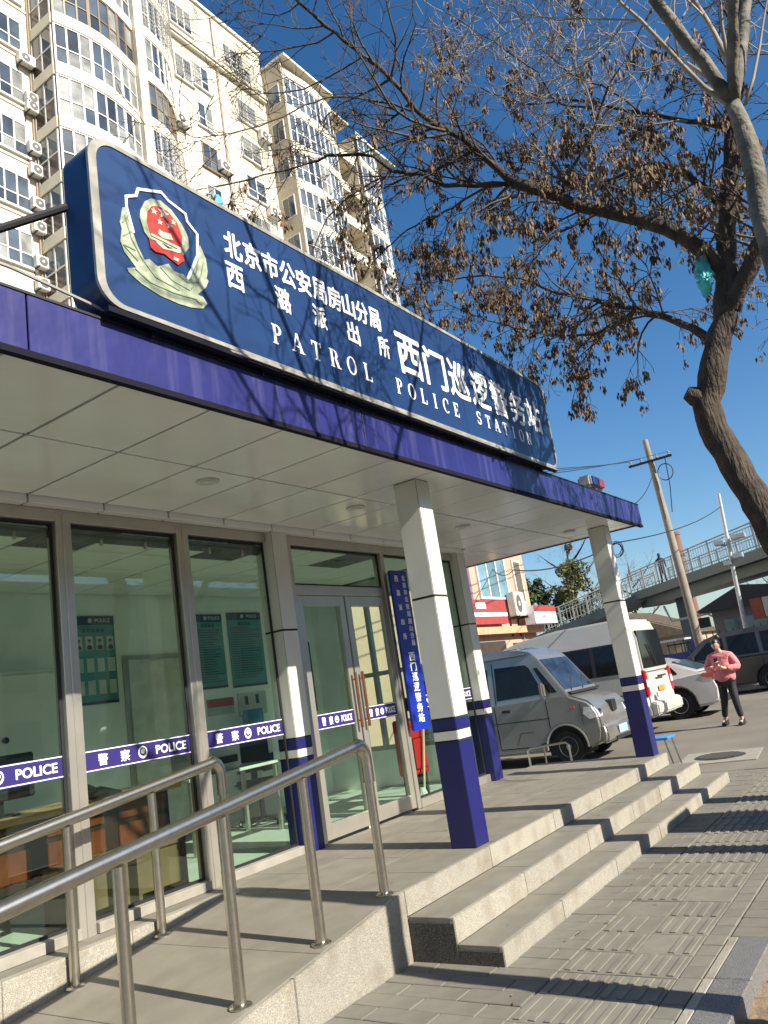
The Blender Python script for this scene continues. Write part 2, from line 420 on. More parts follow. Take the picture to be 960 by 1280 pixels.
# --- ramp with granite cheek
SL = .125
XR0 = -(0-G)/SL
rp = MB().prism([(XR0, G-.1), (-.003, G-.1), (-.003, -.012), (XR0, G-.012)], 'y', .03, 1.56)
ramp = struct('ramp', rp, m_slab)
n = 4
for i in range(n):
    a = XR0*(1-i/n)-.001; b = XR0*(1-(i+1)/n)-.002
    za, zb = SL*a, SL*b
    MB().prism([(a+.003, za-.011), (b-.003, zb-.011), (b-.003, zb+.001), (a+.003, za+.001)], 'y', .04, 1.555).build('ramp_slab', m_slab, ramp, bevel=.002, seg=1)
for i in range(3):
    a = XR0*(1-i/3); b = XR0*(1-(i+1)/3)-.002
    MB().prism([(a+.0015, G-.05), (b-.0015, G-.05), (b-.0015, SL*b+.003), (a+.0015, SL*a+.003)], 'y', -.002+rng.uniform(-.001, .001), .036).build('cheek_stone', m_granite, ramp, bevel=.004)

# ================================================================== the police station
FY = 1.86                                # glass line
station = empty('police_station', (0, 1.86, 0), 'single storey glass fronted police post with white canopy and navy trim', 'police station')
m_iwall = mat('interior_wall', (0.84, 0.88, 0.83), .8, var=.04)
m_ifloor = mat('interior_floor', (0.55, 0.56, 0.51), .35, var=.06, scale=3)
XL, XRR, YB = -5.0, 4.9, 4.4
MB().box(XL, XRR, YB, YB+.2, G-.1, 3.0).build('wall', m_iwall, station)
MB().box(XL-.2, XL, 1.95, YB+.2, G-.1, 3.0).build('wall', m_iwall, station)
wr = MB().box(XRR-.12, XRR, 1.96, 2.35, G-.1, 3.0).box(XRR-.12, XRR, 3.95, YB, G-.1, 3.0).box(XRR-.12, XRR, 2.35, 3.95, G-.1, .5).box(XRR-.12, XRR, 2.35, 3.95, 2.62, 3.0)
wr.build('wall', m_iwall, station)
o = MB().box(XRR-.07, XRR-.06, 2.36, 3.94, .51, 2.61).build('window', m_pglass, station)
f = MB()
for y in (2.35, 2.87, 3.39, 3.89): f.box(XRR-.1, XRR-.03, y, y+.06, .5, 2.62)
for z in (.5, 1.5, 2.56): f.box(XRR-.095, XRR-.035, 2.35, 3.95, z, z+.06)
f.build('frame', m_alu, o)
MB().box(XL, XRR-.12, 1.9, YB, -.05, .012).build('floor', m_ifloor, station)
# interior ceiling of square tiles and sunk louvre lights
MB().box(XL, XRR-.12, 1.96, YB, 2.845, 2.9).build('ceiling', mat('ceiling_void', (0.12, 0.12, 0.11), .9), station)
ct = MB().box(-.289, .289, -.289, .289, 0, .012).mesh('ceiling_tile', mat('ceiling_tile', (0.80, 0.82, 0.77), .85, var=.03, rnd=.03), bevel=.004, seg=1)
lights = {(2, 0), (2, 1), (5, 0), (5, 1), (8, 0), (8, 1)}
m_louv = mat('louvre_grey', (0.20, 0.21, 0.20), .4, metal=.6, var=.05)
for i in range(14):
    for j in range(4):
        x = -3.7+i*.6; y = 2.27+j*.6
        if (i-2) % 3 == 0 and j in (0,) :
            li = MB().box(x-.29, x+.29, y-.29, y+.29, 2.83, 2.843).build('ceiling_light', mat('light_tray', (0.3, 0.32, 0.3), .5), station)
            g = MB()
            for k in range(9): g.box(x-.29+k*.07, x-.28+k*.07, y-.29, y+.29, 2.80, 2.829)
            for k in range(3): g.box(x-.288, x+.288, y-.29+k*.285, y-.28+k*.285, 2.798, 2.828)
            g.build('louvre', m_louv, li)
        else:
            inst('ceiling_tile', ct, (x, y, 2.803), station)
# base strip and sills left of the steps
MB().box(-6, 0, 1.56, FY+.06, G-.1, -.03).build('plinth', mat('plinth_dark', (0.06, 0.055, 0.05), .7, var=.2), station)
for i in range(6):
    x0 = -5.3+i*.88; x1 = min(x0+.877, -.004)
    MB().box(x0, x1, 1.545, 1.62, -.30 if x0 < -2.5 else (-.22 if x0 < -1.4 else -.115), 0.0).build('plinth_stone', m_granite, station, bevel=.003, seg=1)
MB().box(-6, 0, 1.621, FY+.05, -.029, -.002).build('ledge', m_slab, station)
# frames
MULL = [-4.405, -3.285, -2.165, -1.045, .076]
HW = .0625
for c in MULL:
    MB().box(c-HW, c+HW, FY-.06, FY+.06, -.02, 2.86).box(c-.012, c+.012, FY-.067, FY-.058, -.02, 2.86).build('mullion', m_alu, station, bevel=.004, seg=1)
MB().box(XL, 1.1, FY-.055, FY+.055, 2.80, 2.892).build('head_beam', m_alu, station, bevel=.003, seg=1)
MB().box(1.33, 4.66, FY-.055, FY+.055, 2.80, 2.892).build('head_beam', m_alu, station, bevel=.003, seg=1)
edges = [XL+.06]+MULL+[1.165]
panes = []
def pane(x0, x1, z0, z1, y=FY, parent=None, name='glass_pane'):
    p = MB().box(x0, x1, y, y+.008, z0, z1).build(name, m_pglass, parent or station)
    g = MB()
    for a, b, c, d in ((x0, x0+.02, z0, z1), (x1-.02, x1, z0, z1), (x0+.02, x1-.02, z0, z0+.02), (x0+.02, x1-.02, z1-.02, z1)):
        g.box(a, b, y-.014, y-.001, c, d)
    g.build('gasket', m_black, p)
    return p
for a, b in zip(edges[:-1], edges[1:]):
    x0, x1 = a+HW+.002, b-HW-.002
    MB().box(x0, x1, FY-.09, FY+.05, -.001, .068).build('sill', mat('sill_stone', (0.26, 0.24, 0.205), .6, var=.12, scale=9), station, bevel=.004, seg=1)
    panes.append((pane(x0, x1, .07, 2.80), x0, x1))
    bl = MB().tube([(x0+.02, FY+.05, 2.735), (x1-.02, FY+.05, 2.735)], .045, 10).build('roller_blind', mat('blind_dark', (0.02, 0.035, 0.03), .7), station, smooth=True)
    for q in (.3, .72): MB().box(x0+(x1-x0)*q-.012, x0+(x1-x0)*q+.012, FY+.0, FY+.004+.01, 2.66, 2.72).build('blind_clip', m_alu, bl)
# door bay
for x0, x1 in ((1.33, 1.45), (2.985, 3.05)):
    MB().box(x0, x1, FY-.06, FY+.06, .0, 2.80).build('door_jamb', m_alu, station, bevel=.004, seg=1)
MB().box(1.45, 2.985, FY-.05, FY+.05, 2.30, 2.40).build('transom_bar', m_alu, station, bevel=.004, seg=1)
pane(1.452, 2.983, 2.402, 2.80)
m_bronze = mat('bronze_handle', (0.36, 0.16, 0.07), .3, metal=.9, var=.1)
for k, (x0, x1) in enumerate(((1.455, 2.205), (2.23, 2.98))):
    y = FY-.02
    dr = MB().box(x0, x0+.085, y-.025, y+.025, .02, 2.295).box(x1-.085, x1, y-.025, y+.025, .02, 2.295).box(x0+.085, x1-.085, y-.025, y+.025, .02, .16).box(x0+.085, x1-.085, y-.025, y+.025, 2.19, 2.295).build('door', m_alu, station, bevel=.003, seg=1)
    p = MB().box(x0+.086, x1-.086, y-.004, y+.004, .161, 2.189).build('door_glass', m_pglass, dr)
    hx = x1-.05 if k == 0 else x0+.05
    hd = MB()
    hd.tube([(hx, y-.075, .95), (hx, y-.075, 1.0), (hx, y-.075, 1.42), (hx, y-.075, 1.5)], .016, 10)
    for z in (1.02, 1.43): hd.tube([(hx, y-.022, z), (hx, y-.078, z)], .009, 8)
    hd.build('handle', m_bronze, dr, smooth=True)
    panes.append((dr, x0+.086, x1-.086))
# side lights right of the door
for c in (3.85,): MB().box(c-.04, c+.04, FY-.055, FY+.055, 0, 2.80).build('mullion', m_alu, station, bevel=.004, seg=1)
for x0, x1 in ((3.052, 3.808), (3.892, 4.655)):
    MB().box(x0, x1, FY-.07, FY+.05, .001, .09).build('sill', m_alu, station, bevel=.004, seg=1)
    panes.append((pane(x0, x1, .092, 2.80), x0, x1))
# police bands on the glass
m_band = mat('band_purple', (0.026, 0.018, 0.13), .4, var=.05)
m_red = mat('emblem_red', (0.42, 0.03, 0.02), .45, var=.1)
for o, x0, x1 in panes:
    w = x1-x0; dz = -.02 if o.name.startswith('door') else 0
    yb = FY-.006 if not o.name.startswith('door') else FY-.03
    z0, z1 = 1.015+dz, 1.164+dz
    b = MB().box(x0+.004, x1-.004, yb-.0015, yb, z0, z1).build('police_band', m_band, o)
    for z in (z0+.006, z1-.012): MB().box(x0+.004, x1-.004, yb-.003, yb-.0018, z, z+.007).build('stripe', m_white, b)
    zc = (z0+z1)/2
    for ch, fx in (('警', .17), ('察', .36)): put_text('lettering', ch, .085, (x0+w*fx, yb-.0035, zc), m_white, b, .0016, sx=1.0 if w > .8 else .7)
    cx = x0+w*.52; r = .042 if w > .8 else .032
    e = MB(); e.prism([(cx+r*math.cos(a)*(1 if abs(math.sin(a)) < .9 else .8), zc+r*1.1*math.sin(a)) for a in [i*math.pi/8 for i in range(16)]], 'y', yb-.003, yb-.0018); e.build('emblem', m_white, b)
    e = MB(); e.prism([(cx+r*.72*math.cos(i*math.pi/8), zc+.004+r*.72*math.sin(i*math.pi/8)) for i in range(16)], 'y', yb-.0042, yb-.0032); e.build('emblem_ring', m_band, b)
    e = MB(); e.prism([(cx+r*.45*math.cos(i*math.pi/6), zc+.008+r*.45*math.sin(i*math.pi/6)) for i in range(12)], 'y', yb-.0054, yb-.0044); e.build('emblem_disc', m_white, b)
    put_text('lettering', 'POLICE', .09, (x0+w*.79, yb-.0035, zc), m_white, b, .0022, fit=(w*.30, .066))
# --- columns
def column(x, y, w, d):
    c = MB().box(x+.004, x+w-.004, y+.004, y+d-.004, 0, 2.96).build('column', m_dark, station)
    for z0, z1, m in ((0.001, .80, m_navy), (.801, .88, m_white_panel), (.881, .975, m_navy), (.976, 1.945, m_white_panel), (1.952, 2.947, m_white_panel)):
        MB().box(x, x+w, y, y+d, z0, z1).build('cladding', m, c, bevel=.006, seg=2)
column(1.125, .08, .215, .225); column(5.74, .08, .215, .225)
column(1.105, 1.73, .215, .225); column(4.66, 1.73, .215, .23)
# --- canopy
ZC, ZF = 2.948, 3.215
YF_, YM_, YK_ = -.2317, .7151, 1.7171
XC1 = 6.43
MB().box(XL-.3, XC1-.02, -.2, YB+.3, 2.972, 3.2).build('roof_slab', m_dark, station)
MB().box(XL-.29, XC1-.03, -.19, YB+.29, 3.2, 3.206).build('roof_felt', mat('roof_felt', (0.1, 0.1, 0.1), .9), station)
pz = .6195; xj = -2.6006
i0 = -4
for i in range(i0, 15):
    x0 = xj+i*pz; x1 = min(x0+pz, XC1-.026)
    if x1-x0 < .03: continue
    for y0, y1 in ((YF_+.03, YM_), (YM_, YK_)):
        MB().box(x0+.011, x1-.011, y0+.011, y1-.011, ZC+rng.uniform(-.001, .001), ZC+.02).build('soffit_panel', m_soffit, station, bevel=.003, seg=1)
    if x1 < 4.95:
        MB().box(x0+.008, x1-.008, YK_+.002, FY-.05, 2.893, ZC+.02).build('soffit_trim', m_soffit, station, bevel=.003, seg=1)
    else:
        for y0, y1 in ((YK_, 3.1), (3.1, YB+.28)):
            MB().box(max(x0, 4.91)+.0045, x1-.0045, y0+.0045, y1-.0045, ZC, ZC+.02).build('soffit_panel', m_soffit, station, bevel=.003, seg=1)
fx = [-5.3, -2.54, .01, 3.05, XC1]
for a, b in zip(fx[:-1], fx[1:]):
    p = MB().box(a+.004, b-.004, YF_, YF_+.03, ZC-.012, ZF).build('fascia_panel', m_fascia, station, bevel=.003, seg=1)
    MB().box(a, b, YF_-.006, YF_+.034, ZC-.045, ZC-.0125).build('drip_edge', m_edge, p)
MB().box(XC1-.03, XC1-.001, YF_+.031, YB+.3, ZC-.012, ZF-.001).build('fascia_panel', m_fascia, station)
MB().box(XL-.3, XL-.27, YF_+.031, YB+.3, ZC-.012, ZF-.001).build('fascia_panel', m_fascia, station)
MB().box(XL-.3, XC1-.02, YB+.3, YB+.33, ZC-.012, ZF).build('fascia_panel', m_fascia, station)
cp = MB().box(-5.3, XC1+.004, YF_-.006, YF_+.05, ZF+.001, ZF+.014); cp.build('coping', m_black, station)
# downlights in the soffit
m_lens = mat('downlight_lens', (0.62, 0.60, 0.54), .25, var=.02)
for x, y in ((-.43, .915), (1.41, .93), (5.53, .48), (3.45, .93), (-2.3, .92)):
    d = MB().lathe([(.085, -.012), (.085, 0), (.06, .0)], (x, y, ZC-.002), 20).build('downlight', m_white_panel, station, smooth=True)
    MB().lathe([(.055, -.016), (.03, -.02)], (x, y, ZC), 16).build('lens', m_lens, d, smooth=True)

# ================================================================== the sign on the canopy
SX0, SX1, SY0, SY1, SZ0, SZ1 = -2.205, 3.477, -.305, -.095, 3.27, 4.232
sign = empty('sign_box', (0, -.2, 3.22), 'long blue sign box with police emblem and white lettering on the canopy edge', 'sign')
inner = rounded(SX0+.045, SX1-.022, SZ0+.02, SZ1-.022, .12, 8)
outer = rounded(SX0, SX1, SZ0, SZ1, .14, 8)
MB().prism(outer, 'y', SY0+.012, SY1).build('case', m_sign, sign, smooth=True)
xs_ = [SX0+.045, -.364, 1.511, SX1-.03]
for k in range(3):
    a, b = xs_[k], xs_[k+1]
    pl = [(min(max(x, a+(.002 if k else 0)), b-(.002 if k < 2 else 0)), z) for x, z in inner]
    q = []
    for p in pl:
        if not q or abs(p[0]-q[-1][0])+abs(p[1]-q[-1][1]) > 1e-5: q.append(p)
    MB().prism(q, 'y', SY0, SY0+.011).build('face_panel', m_sign, sign)
tr = MB(); n = len(outer)
o2 = rounded(SX0-.004, SX1+.004, SZ0-.004, SZ1+.004, .144, 8)
for i in range(n):
    j = (i+1) % n
    A, B, C_, D = o2[i], o2[j], inner[j], inner[i]
    vs = [(p[0], y, p[1]) for y in (SY0-.006, SY0+.0115) for p in (A, B, C_, D)]
    tr.add(vs, [(0,1,2,3), (4,7,6,5), (0,4,5,1), (2,6,7,3)])
tr.build('trim', m_trim, sign, fix=True)
# steel underframe and brace
uf = MB()
for y in (-.29, -.12): uf.box(SX0+.05, SX1-.05, y-.018, y+.018, 3.232, 3.262)
for i in range(7):
    x = SX0+.35+i*.83; uf.box(x-.012, x+.012, -.29, -.12, 3.236, 3.258); uf.box(x-.01, x+.01, -.16, -.14, 3.19, 3.24); uf.box(x-.008, x+.008, -.262, -.246, 3.2, 3.236)
uf.build('underframe', m_edge, sign)
MB().tube([(-2.2, -.1, 3.89), (-2.75, .2, 3.55), (-3.5, .6, 3.09)], .022, 8).build('brace', m_black, sign, smooth=True)
MB().tube([(-1.5, -.11, 4.1), (-1.5, .9, 3.2)], .018, 6).build('brace', m_black, sign); MB().tube([(3.4, -.11, 4.1), (3.4, .9, 3.2)], .018, 6).build('brace', m_black, sign)
cd = MB().tube([(-5.2, -.215, 3.345), (-2.6, -.215, 3.335), (-2.1, -.215, 3.285), (-1.2, -.315, 3.252), (3.4, -.315, 3.25)], .009, 6)
tag(cd.build('conduit', mat('grey_conduit', (0.3, 0.29, 0.27), .5, var=.2), None, smooth=True), 'thin grey conduit running along the canopy edge below the sign box', 'pipe')
# lettering
yl = SY0-.0025
for i, ch in enumerate('北京市公安局房山分局'):
    put_text('lettering', ch, .17, (-1.213+i*.1645, yl, 3.978), m_white, sign, .0042, .004, fit=(.150, .18))
for ch, x in zip('西潞派出所', (-1.225, -.80, -.43, -.05, .335)):
    put_text('lettering', ch, .17, (x, yl, 3.765), m_white, sign, .0042, .004, fit=(.146, .172))
for i, ch in enumerate('西门巡逻警务站'):
    put_text('lettering', ch, .38, (.70+i*.395, yl, 3.79), m_white, sign, .0085, .004, fit=(.355, .355))
def ring(mb, cx, cz, rx, rz, tx, tz, a0, a1, n=14, y0=0, y1=1):
    for i in range(n):
        a, b = math.radians(a0+(a1-a0)*i/n), math.radians(a0+(a1-a0)*(i+1)/n)
        P = [(cx+rx*math.cos(a), cz+rz*math.sin(a)), (cx+rx*math.cos(b), cz+rz*math.sin(b)), (cx+(rx-tx)*math.cos(b), cz+(rz-tz)*math.sin(b)), (cx+(rx-tx)*math.cos(a), cz+(rz-tz)*math.sin(a))]
        mb.prism(P, 'y', y0, y1)
def serif(ch):
    mb = MB(); k = [0]
    def r(x0, x1, z0, z1):
        k[0] += 1; mb.box(x0, x1, -.004-.0001*k[0], 0, z0, z1)
    def pg(*P):
        k[0] += 1; mb.prism(P, 'y', -.004-.0001*k[0], 0)
    def rg(*a, **b):
        k[0] += 1; ring(mb, *a, y0=-.004-.0001*k[0], y1=0, **b)
    def stem(x): r(x, x+.19, 0, 1); r(x-.08, x+.27, 0, .07); r(x-.08, x+.27, .93, 1)
    if ch == 'I': stem(.1); w = .4
    elif ch == 'T': stem(.3); r(0, .79, .91, 1); r(0, .06, .75, .93); r(.73, .79, .75, .93); w = .79
    elif ch == 'L': stem(.1); r(.1, .72, 0, .09); r(.66, .72, .05, .3); w = .75
    elif ch == 'E': stem(.1); r(.1, .7, 0, .09); r(.1, .68, .91, 1); r(.1, .52, .47, .55); r(.64, .7, .05, .28); r(.62, .68, .74, .95); r(.47, .52, .38, .64); w = .75
    elif ch in 'PR':
        stem(.1); rg(.36, .73, .34, .27, .17, .08, -90, 90); r(.25, .37, .92, .999); r(.25, .37, .46, .54); w = .74
        if ch == 'R': pg((.38, .48), (.6, .48), (.84, .03), (.6, .03)); r(.56, .92, 0, .07); w = .88
    elif ch == 'O': rg(.45, .5, .45, .52, .17, .07, 0, 360, n=26); w = .9
    elif ch == 'C': rg(.45, .5, .45, .52, .17, .07, 48, 312, n=20); r(.7, .77, .66, .97); w = .8
    elif ch == 'S':
        rg(.33, .73, .31, .28, .14, .09, 25, 270); rg(.33, .27, .33, .28, .15, .09, -155, 90); r(.58, .64, .72, .97); r(.01, .07, .03, .3); w = .66
    elif ch == 'N': r(.12, .2, 0, 1); r(.0, .32, 0, .06); r(0, .25, .94, 1); pg((.12, 1), (.33, 1), (.82, 0), (.66, 0)); r(.74, .82, 0, 1); r(.62, .94, .94, 1); w = .94
    elif ch == 'A': pg((.08, 0), (.17, 0), (.47, 1), (.40, 1)); pg((.38, 1), (.55, 1), (.88, 0), (.66, 0)); r(.2, .68, .28, .35); r(0, .28, 0, .06); r(.58, .98, 0, .06); w = .96
    return mb, w
SM = {}
def serif_word(word, x0, x1, z0, h):
    n = len(word); pitch = (x1-x0)/(n-1) if n > 1 else 0
    for i, ch in enumerate(word):
        if ch not in SM: mb, w = serif(ch); SM[ch] = (mb.mesh('letter', m_white), w)
        me, w = SM[ch]
        sc = h*.92
        o = inst('letter', me, (x0+i*pitch-w*sc/2, SY0-.0005, z0), None); o.scale = (sc, 1, h); attach(o, sign)
serif_word('PATROL', -.905, .06, 3.42, .135)
serif_word('POLICE', .47, 1.345, 3.415, .128)
serif_word('STATION', 1.76, 2.83, 3.43, .125)
# emblem (outline, wreath, ring, disc, gate, ribbon, stars), drawn in the plane of the sign face
EMB = {'shield': [(-1.964, 3.747), (-1.993, 3.88), (-1.991, 3.944), (-1.924, 3.981), (-1.906, 4.03), (-1.744, 4.09), (-1.696, 4.058), (-1.579, 4.031), (-1.571, 3.984), (-1.503, 3.932), (-1.518, 3.788), (-1.613, 3.605)], 'wreath': [(-2.019, 3.867), (-2.044, 3.77), (-2.036, 3.731), (-2.051, 3.655), (-2.031, 3.602), (-1.964, 3.538), (-2.023, 3.514), (-2.017, 3.494), (-1.938, 3.455), (-1.821, 3.429), (-1.695, 3.425), (-1.601, 3.434), (-1.52, 3.457), (-1.483, 3.499), (-1.51, 3.531), (-1.549, 3.534), (-1.481, 3.6), (-1.452, 3.653), (-1.467, 3.664), (-1.451, 3.713), (-1.455, 3.797), (-1.491, 3.868), (-1.524, 3.778), (-1.613, 3.602), (-1.644, 3.622), (-1.71, 3.617), (-1.743, 3.648), (-1.82, 3.602), (-1.87, 3.625), (-1.906, 3.607), (-1.942, 3.67), (-1.967, 3.746), (-1.981, 3.834), (-1.993, 3.876)], 'ring': [(-1.825, 4.011), (-1.755, 4.031), (-1.683, 4.006), (-1.614, 3.944), (-1.578, 3.882), (-1.58, 3.814), (-1.629, 3.743), (-1.676, 3.749), (-1.766, 3.76), (-1.861, 3.752), (-1.89, 3.779), (-1.911, 3.85), (-1.903, 3.903), (-1.869, 3.971)], 'disc': [(-1.778, 3.985), (-1.714, 3.983), (-1.653, 3.942), (-1.624, 3.862), (-1.638, 3.785), (-1.754, 3.79), (-1.853, 3.786), (-1.868, 3.854), (-1.857, 3.915), (-1.825, 3.963)], 'ribbon': [(-1.865, 3.75), (-1.858, 3.698), (-1.828, 3.684), (-1.765, 3.696), (-1.676, 3.665), (-1.626, 3.711), (-1.635, 3.753), (-1.714, 3.741), (-1.786, 3.744)], 'gate': [[(-1.789, 3.838), (-1.768, 3.829), (-1.711, 3.841), (-1.697, 3.806), (-1.772, 3.79), (-1.8, 3.803)], [(-1.848, 3.786), (-1.643, 3.783), (-1.655, 3.766), (-1.85, 3.773)], [(-1.822, 3.745), (-1.78, 3.722), (-1.657, 3.744), (-1.645, 3.77), (-1.742, 3.738), (-1.802, 3.761)], [(-1.699, 3.706), (-1.667, 3.703), (-1.679, 3.682), (-1.711, 3.685)]], 'veins': [[(-2.011, 3.82), (-1.981, 3.7), (-1.916, 3.595)], [(-2.036, 3.638), (-1.951, 3.581)], [(-1.973, 3.526), (-1.885, 3.483), (-1.726, 3.478), (-1.564, 3.496)], [(-1.908, 3.591), (-1.845, 3.529), (-1.685, 3.509)], [(-1.802, 3.601), (-1.735, 3.555), (-1.607, 3.538)], [(-1.674, 3.602), (-1.62, 3.582), (-1.539, 3.612)], [(-1.518, 3.771), (-1.54, 3.678), (-1.599, 3.598)], [(-1.48, 3.761), (-1.514, 3.655), (-1.596, 3.55)], [(-1.565, 3.487), (-1.527, 3.475)], [(-1.985, 3.832), (-2.028, 3.773)], [(-1.977, 3.741), (-2.031, 3.694)], [(-1.962, 3.639), (-2.028, 3.642)]], 'stars': [(-1.748, 3.952, 0.042), (-1.814, 3.935, 0.025), (-1.78, 3.885, 0.022), (-1.715, 3.889, 0.025), (-1.681, 3.928, 0.022)]}
m_wreath = mat('emblem_wreath', (0.34, 0.38, 0.26), .45, var=.4, scale=11)
m_cream = mat('emblem_cream', (0.5, 0.48, 0.37), .45, var=.1)
em = MB(); ye = SY0-.001
stroke(em, EMB['shield'], .016, ye-.006, ye); emb = em.build('emblem', m_white, sign)
MB().prism(EMB['wreath'], 'y', ye-.004, ye).build('wreath', m_wreath, emb)
MB().prism(EMB['ring'], 'y', ye-.006, ye).build('ring', m_wreath, emb)
MB().prism(EMB['disc'], 'y', ye-.008, ye).build('disc', m_red, emb)
MB().prism(EMB['ribbon'], 'y', ye-.0075, ye).build('ribbon', m_red, emb)
for q in EMB['gate']: MB().prism(q, 'y', ye-.011, ye).build('gate', m_cream, emb)
lv = MB()
for q in EMB['veins']: stroke(lv, q, .006, ye-.0075, ye-.003)
lv.build('leaf_line', mat('wreath_line', (0.16, 0.23, 0.15), .6), emb)
for (x, z, r) in EMB['stars']:
    P = [((x+(r if i % 2 == 0 else r*.42)*math.sin(i*math.pi/5)), z+(r if i % 2 == 0 else r*.42)*math.cos(i*math.pi/5)) for i in range(10)]
    MB().prism(P, 'y', ye-.011, ye).build('star', m_cream, emb)

# ------------------------------------------------------------------ hanging board beside the door
vb = empty('vertical_sign', (3.17, 1.75, .78), 'narrow upright blue board with white characters beside the glass door', 'sign')
m_vb = mat('board_blue', (0.008, 0.024, 0.28), .3, var=.05)
MB().prism(rounded(3.0, 3.345, .80, 2.585, .02, 3), 'y', 1.715, 1.745).build('board', m_vb, vb)
for i, ch in enumerate('北京市公安局房山分局'): put_text('lettering', ch, .085, (3.255, 1.712, 2.50-i*.083), m_white, vb, .0012, .004, fit=(.068, .066))
for i, ch in enumerate('西潞派出所'): put_text('lettering', ch, .085, (3.105, 1.712, 2.49-i*.165), m_white, vb, .0012, .004, fit=(.068, .07))
for i, ch in enumerate('西门巡逻警务站'): put_text('lettering', ch, .12, (3.18, 1.712, 1.60-i*.112), m_white, vb, .0028, .004, fit=(.118, .098))
for z in (2.45, .9): MB().box(3.1, 3.25, 1.745, 1.80, z, z+.03).build('bracket', m_alu, vb)

# ------------------------------------------------------------------ handrails along the ramp
def handrail(y, label, ends):
    root = empty('handrail', (-1.36, y, SL*-1.36), label, 'handrail')
    H = .945
    xs = [-.045-.657*i for i in range(5)]
    xe = xs[-1]-.25
    def rz(x): return SL*x+H
    x1 = xs[0]; P = []
    r = .07
    d = Vector((1, 0, SL)).normalized()
    P.append((xe, y, rz(xe)))
    P.append((x1-r*1.4, y, rz(x1-r*1.4)))
    for k in range(1, 7):
        a = k/6*math.pi/2
        P.append((x1-r*1.4+r*1.4*math.sin(a), y, rz(x1-r)-.0-r*1.4*(1-math.cos(a))+.012))
    P.append((x1, y, rz(x1)-.25))
    MB().tube(P, .040, 14).build('rail', m_steel, root, smooth=True)
    for i, x in enumerate(xs):
        zb = SL*x
        MB().tube([(x, y, zb+.002), (x, y, rz(x)-(.04 if i else .22))], .031, 12).build('post', m_steel, root, smooth=True)
        MB().lathe([(.062, 0), (.062, .008), (.05, .016), (.033, .02)], (x, y, zb-.004), 18).build('flange', m_steel, root, smooth=True)
handrail(.12, 'stainless steel handrail on the open granite edge of the ramp', 0)
handrail(1.5, 'stainless steel handrail between the ramp and the glass front', 0)

# ------------------------------------------------------------------ warning light on the canopy
al = empty('warning_light', (5.15, -.12, ZF), 'small white warning light with blue and red lens on the canopy corner', 'warning light')
MB().box(4.86, 5.36, -.17, .0, 3.31, 3.46).build('housing', mat('light_case', (0.4, 0.38, 0.34), .35, var=.06), al, bevel=.025, smooth=True)
MB().box(4.90, 5.105, -.186, -.168, 3.328, 3.445).build('blue_lens', mat('blue_lens', (0.012, 0.016, 0.18), .15, var=.05, spec=.7), al, bevel=.008)
MB().box(5.115, 5.32, -.186, -.168, 3.328, 3.445).build('red_lens', mat('red_lens', (0.28, 0.012, 0.014), .15, var=.05, spec=.7), al, bevel=.008)
MB().tube([(5.1, -.1, ZF+.012), (5.1, -.1, 3.315)], .045, 10).build('stand', m_white_panel, al, smooth=True)
MB().tube([(5.0, -.05, 3.33), (4.7, -.1, 3.26), (4.2, -.12, 3.24), (3.6, -.1, 3.26)], .007, 5).build('cable', m_black, al)

# ------------------------------------------------------------------ inside the station
m_wood = mat('desk_redwood', (0.13, 0.032, 0.013), .35, var=.3, scale=5, coat=.3)
m_pine = mat('desk_top', (0.52, 0.30, 0.13), .3, var=.12, scale=6)
dk = empty('reception_desk', (-1.2, 2.6, .012), 'dark red wooden reception desk with light top behind the glass', 'desk')
MB().box(-2.9, .26, 2.30, 3.0, .745, .785).build('desk_top', m_pine, dk, bevel=.006)
MB().box(-2.85, .20, 2.42, 2.46, .30, .744).build('front_panel', mat('desk_dark', (0.03, 0.014, 0.009), .4, var=.2), dk)
for i in range(5):
    x = -2.8+i*.61
    MB().box(x+.05, x+.53, 2.402, 2.419, .36, .56).build('inset_panel', m_wood, dk, bevel=.005)
    MB().box(x+.05, x+.53, 2.402, 2.419, .60, .71).build('inset_panel', m_wood, dk, bevel=.005)
for x in (-2.85, -1.35, .14): MB().box(x, x+.06, 2.462, 2.95, .013, .744).build('side_panel', m_wood, dk)
m_yell = mat('chair_yellow', (0.13, 0.08, 0.038), .55, var=.15)
for i, x in enumerate((-.75, -.2)):
    c = empty('bench_box', (x, 2.2, .012), ('yellow plywood box bench below the desk front, with nothing above it' if i == 0 else 'yellow plywood box bench under the desk telephone end'), 'bench')
    MB().box(x-.24, x+.24, 2.05, 2.395, .36, .40).build('seat', m_yell, c, bevel=.006)
    MB().box(x-.235, x-.205, 2.06, 2.39, .013, .359).box(x+.205, x+.235, 2.06, 2.39, .013, .359).build('leg', m_yell, c)
    MB().box(x-.204, x+.204, 2.07, 2.09, .08, .355).build('front_panel', m_yell, c)
# computer on the desk
mo = empty('monitor', (-1.1, 2.7, .785), 'black flat monitor seen from behind on the reception desk', 'monitor')
MB().box(-1.38, -.86, 2.62, 2.66, .90, 1.22).build('screen', m_black, mo, bevel=.01); MB().box(-1.15, -1.09, 2.66, 2.70, .787, 1.0).box(-1.24, -1.0, 2.6, 2.78, .787, .797).build('stand', m_black, mo)
dv = empty('desk_phone', (-.35, 2.6, .785), 'black desk telephone at the end of the reception desk', 'phone')
MB().prism([(2.45, .787), (2.72, .787), (2.72, .86), (2.45, .81)], 'x', -.48, -.22).build('body', m_black, dv, bevel=.006); MB().tube([(-.46, 2.46, .85), (-.44, 2.58, .88), (-.44, 2.7, .895)], .022, 8).build('receiver', m_black, dv, smooth=True)
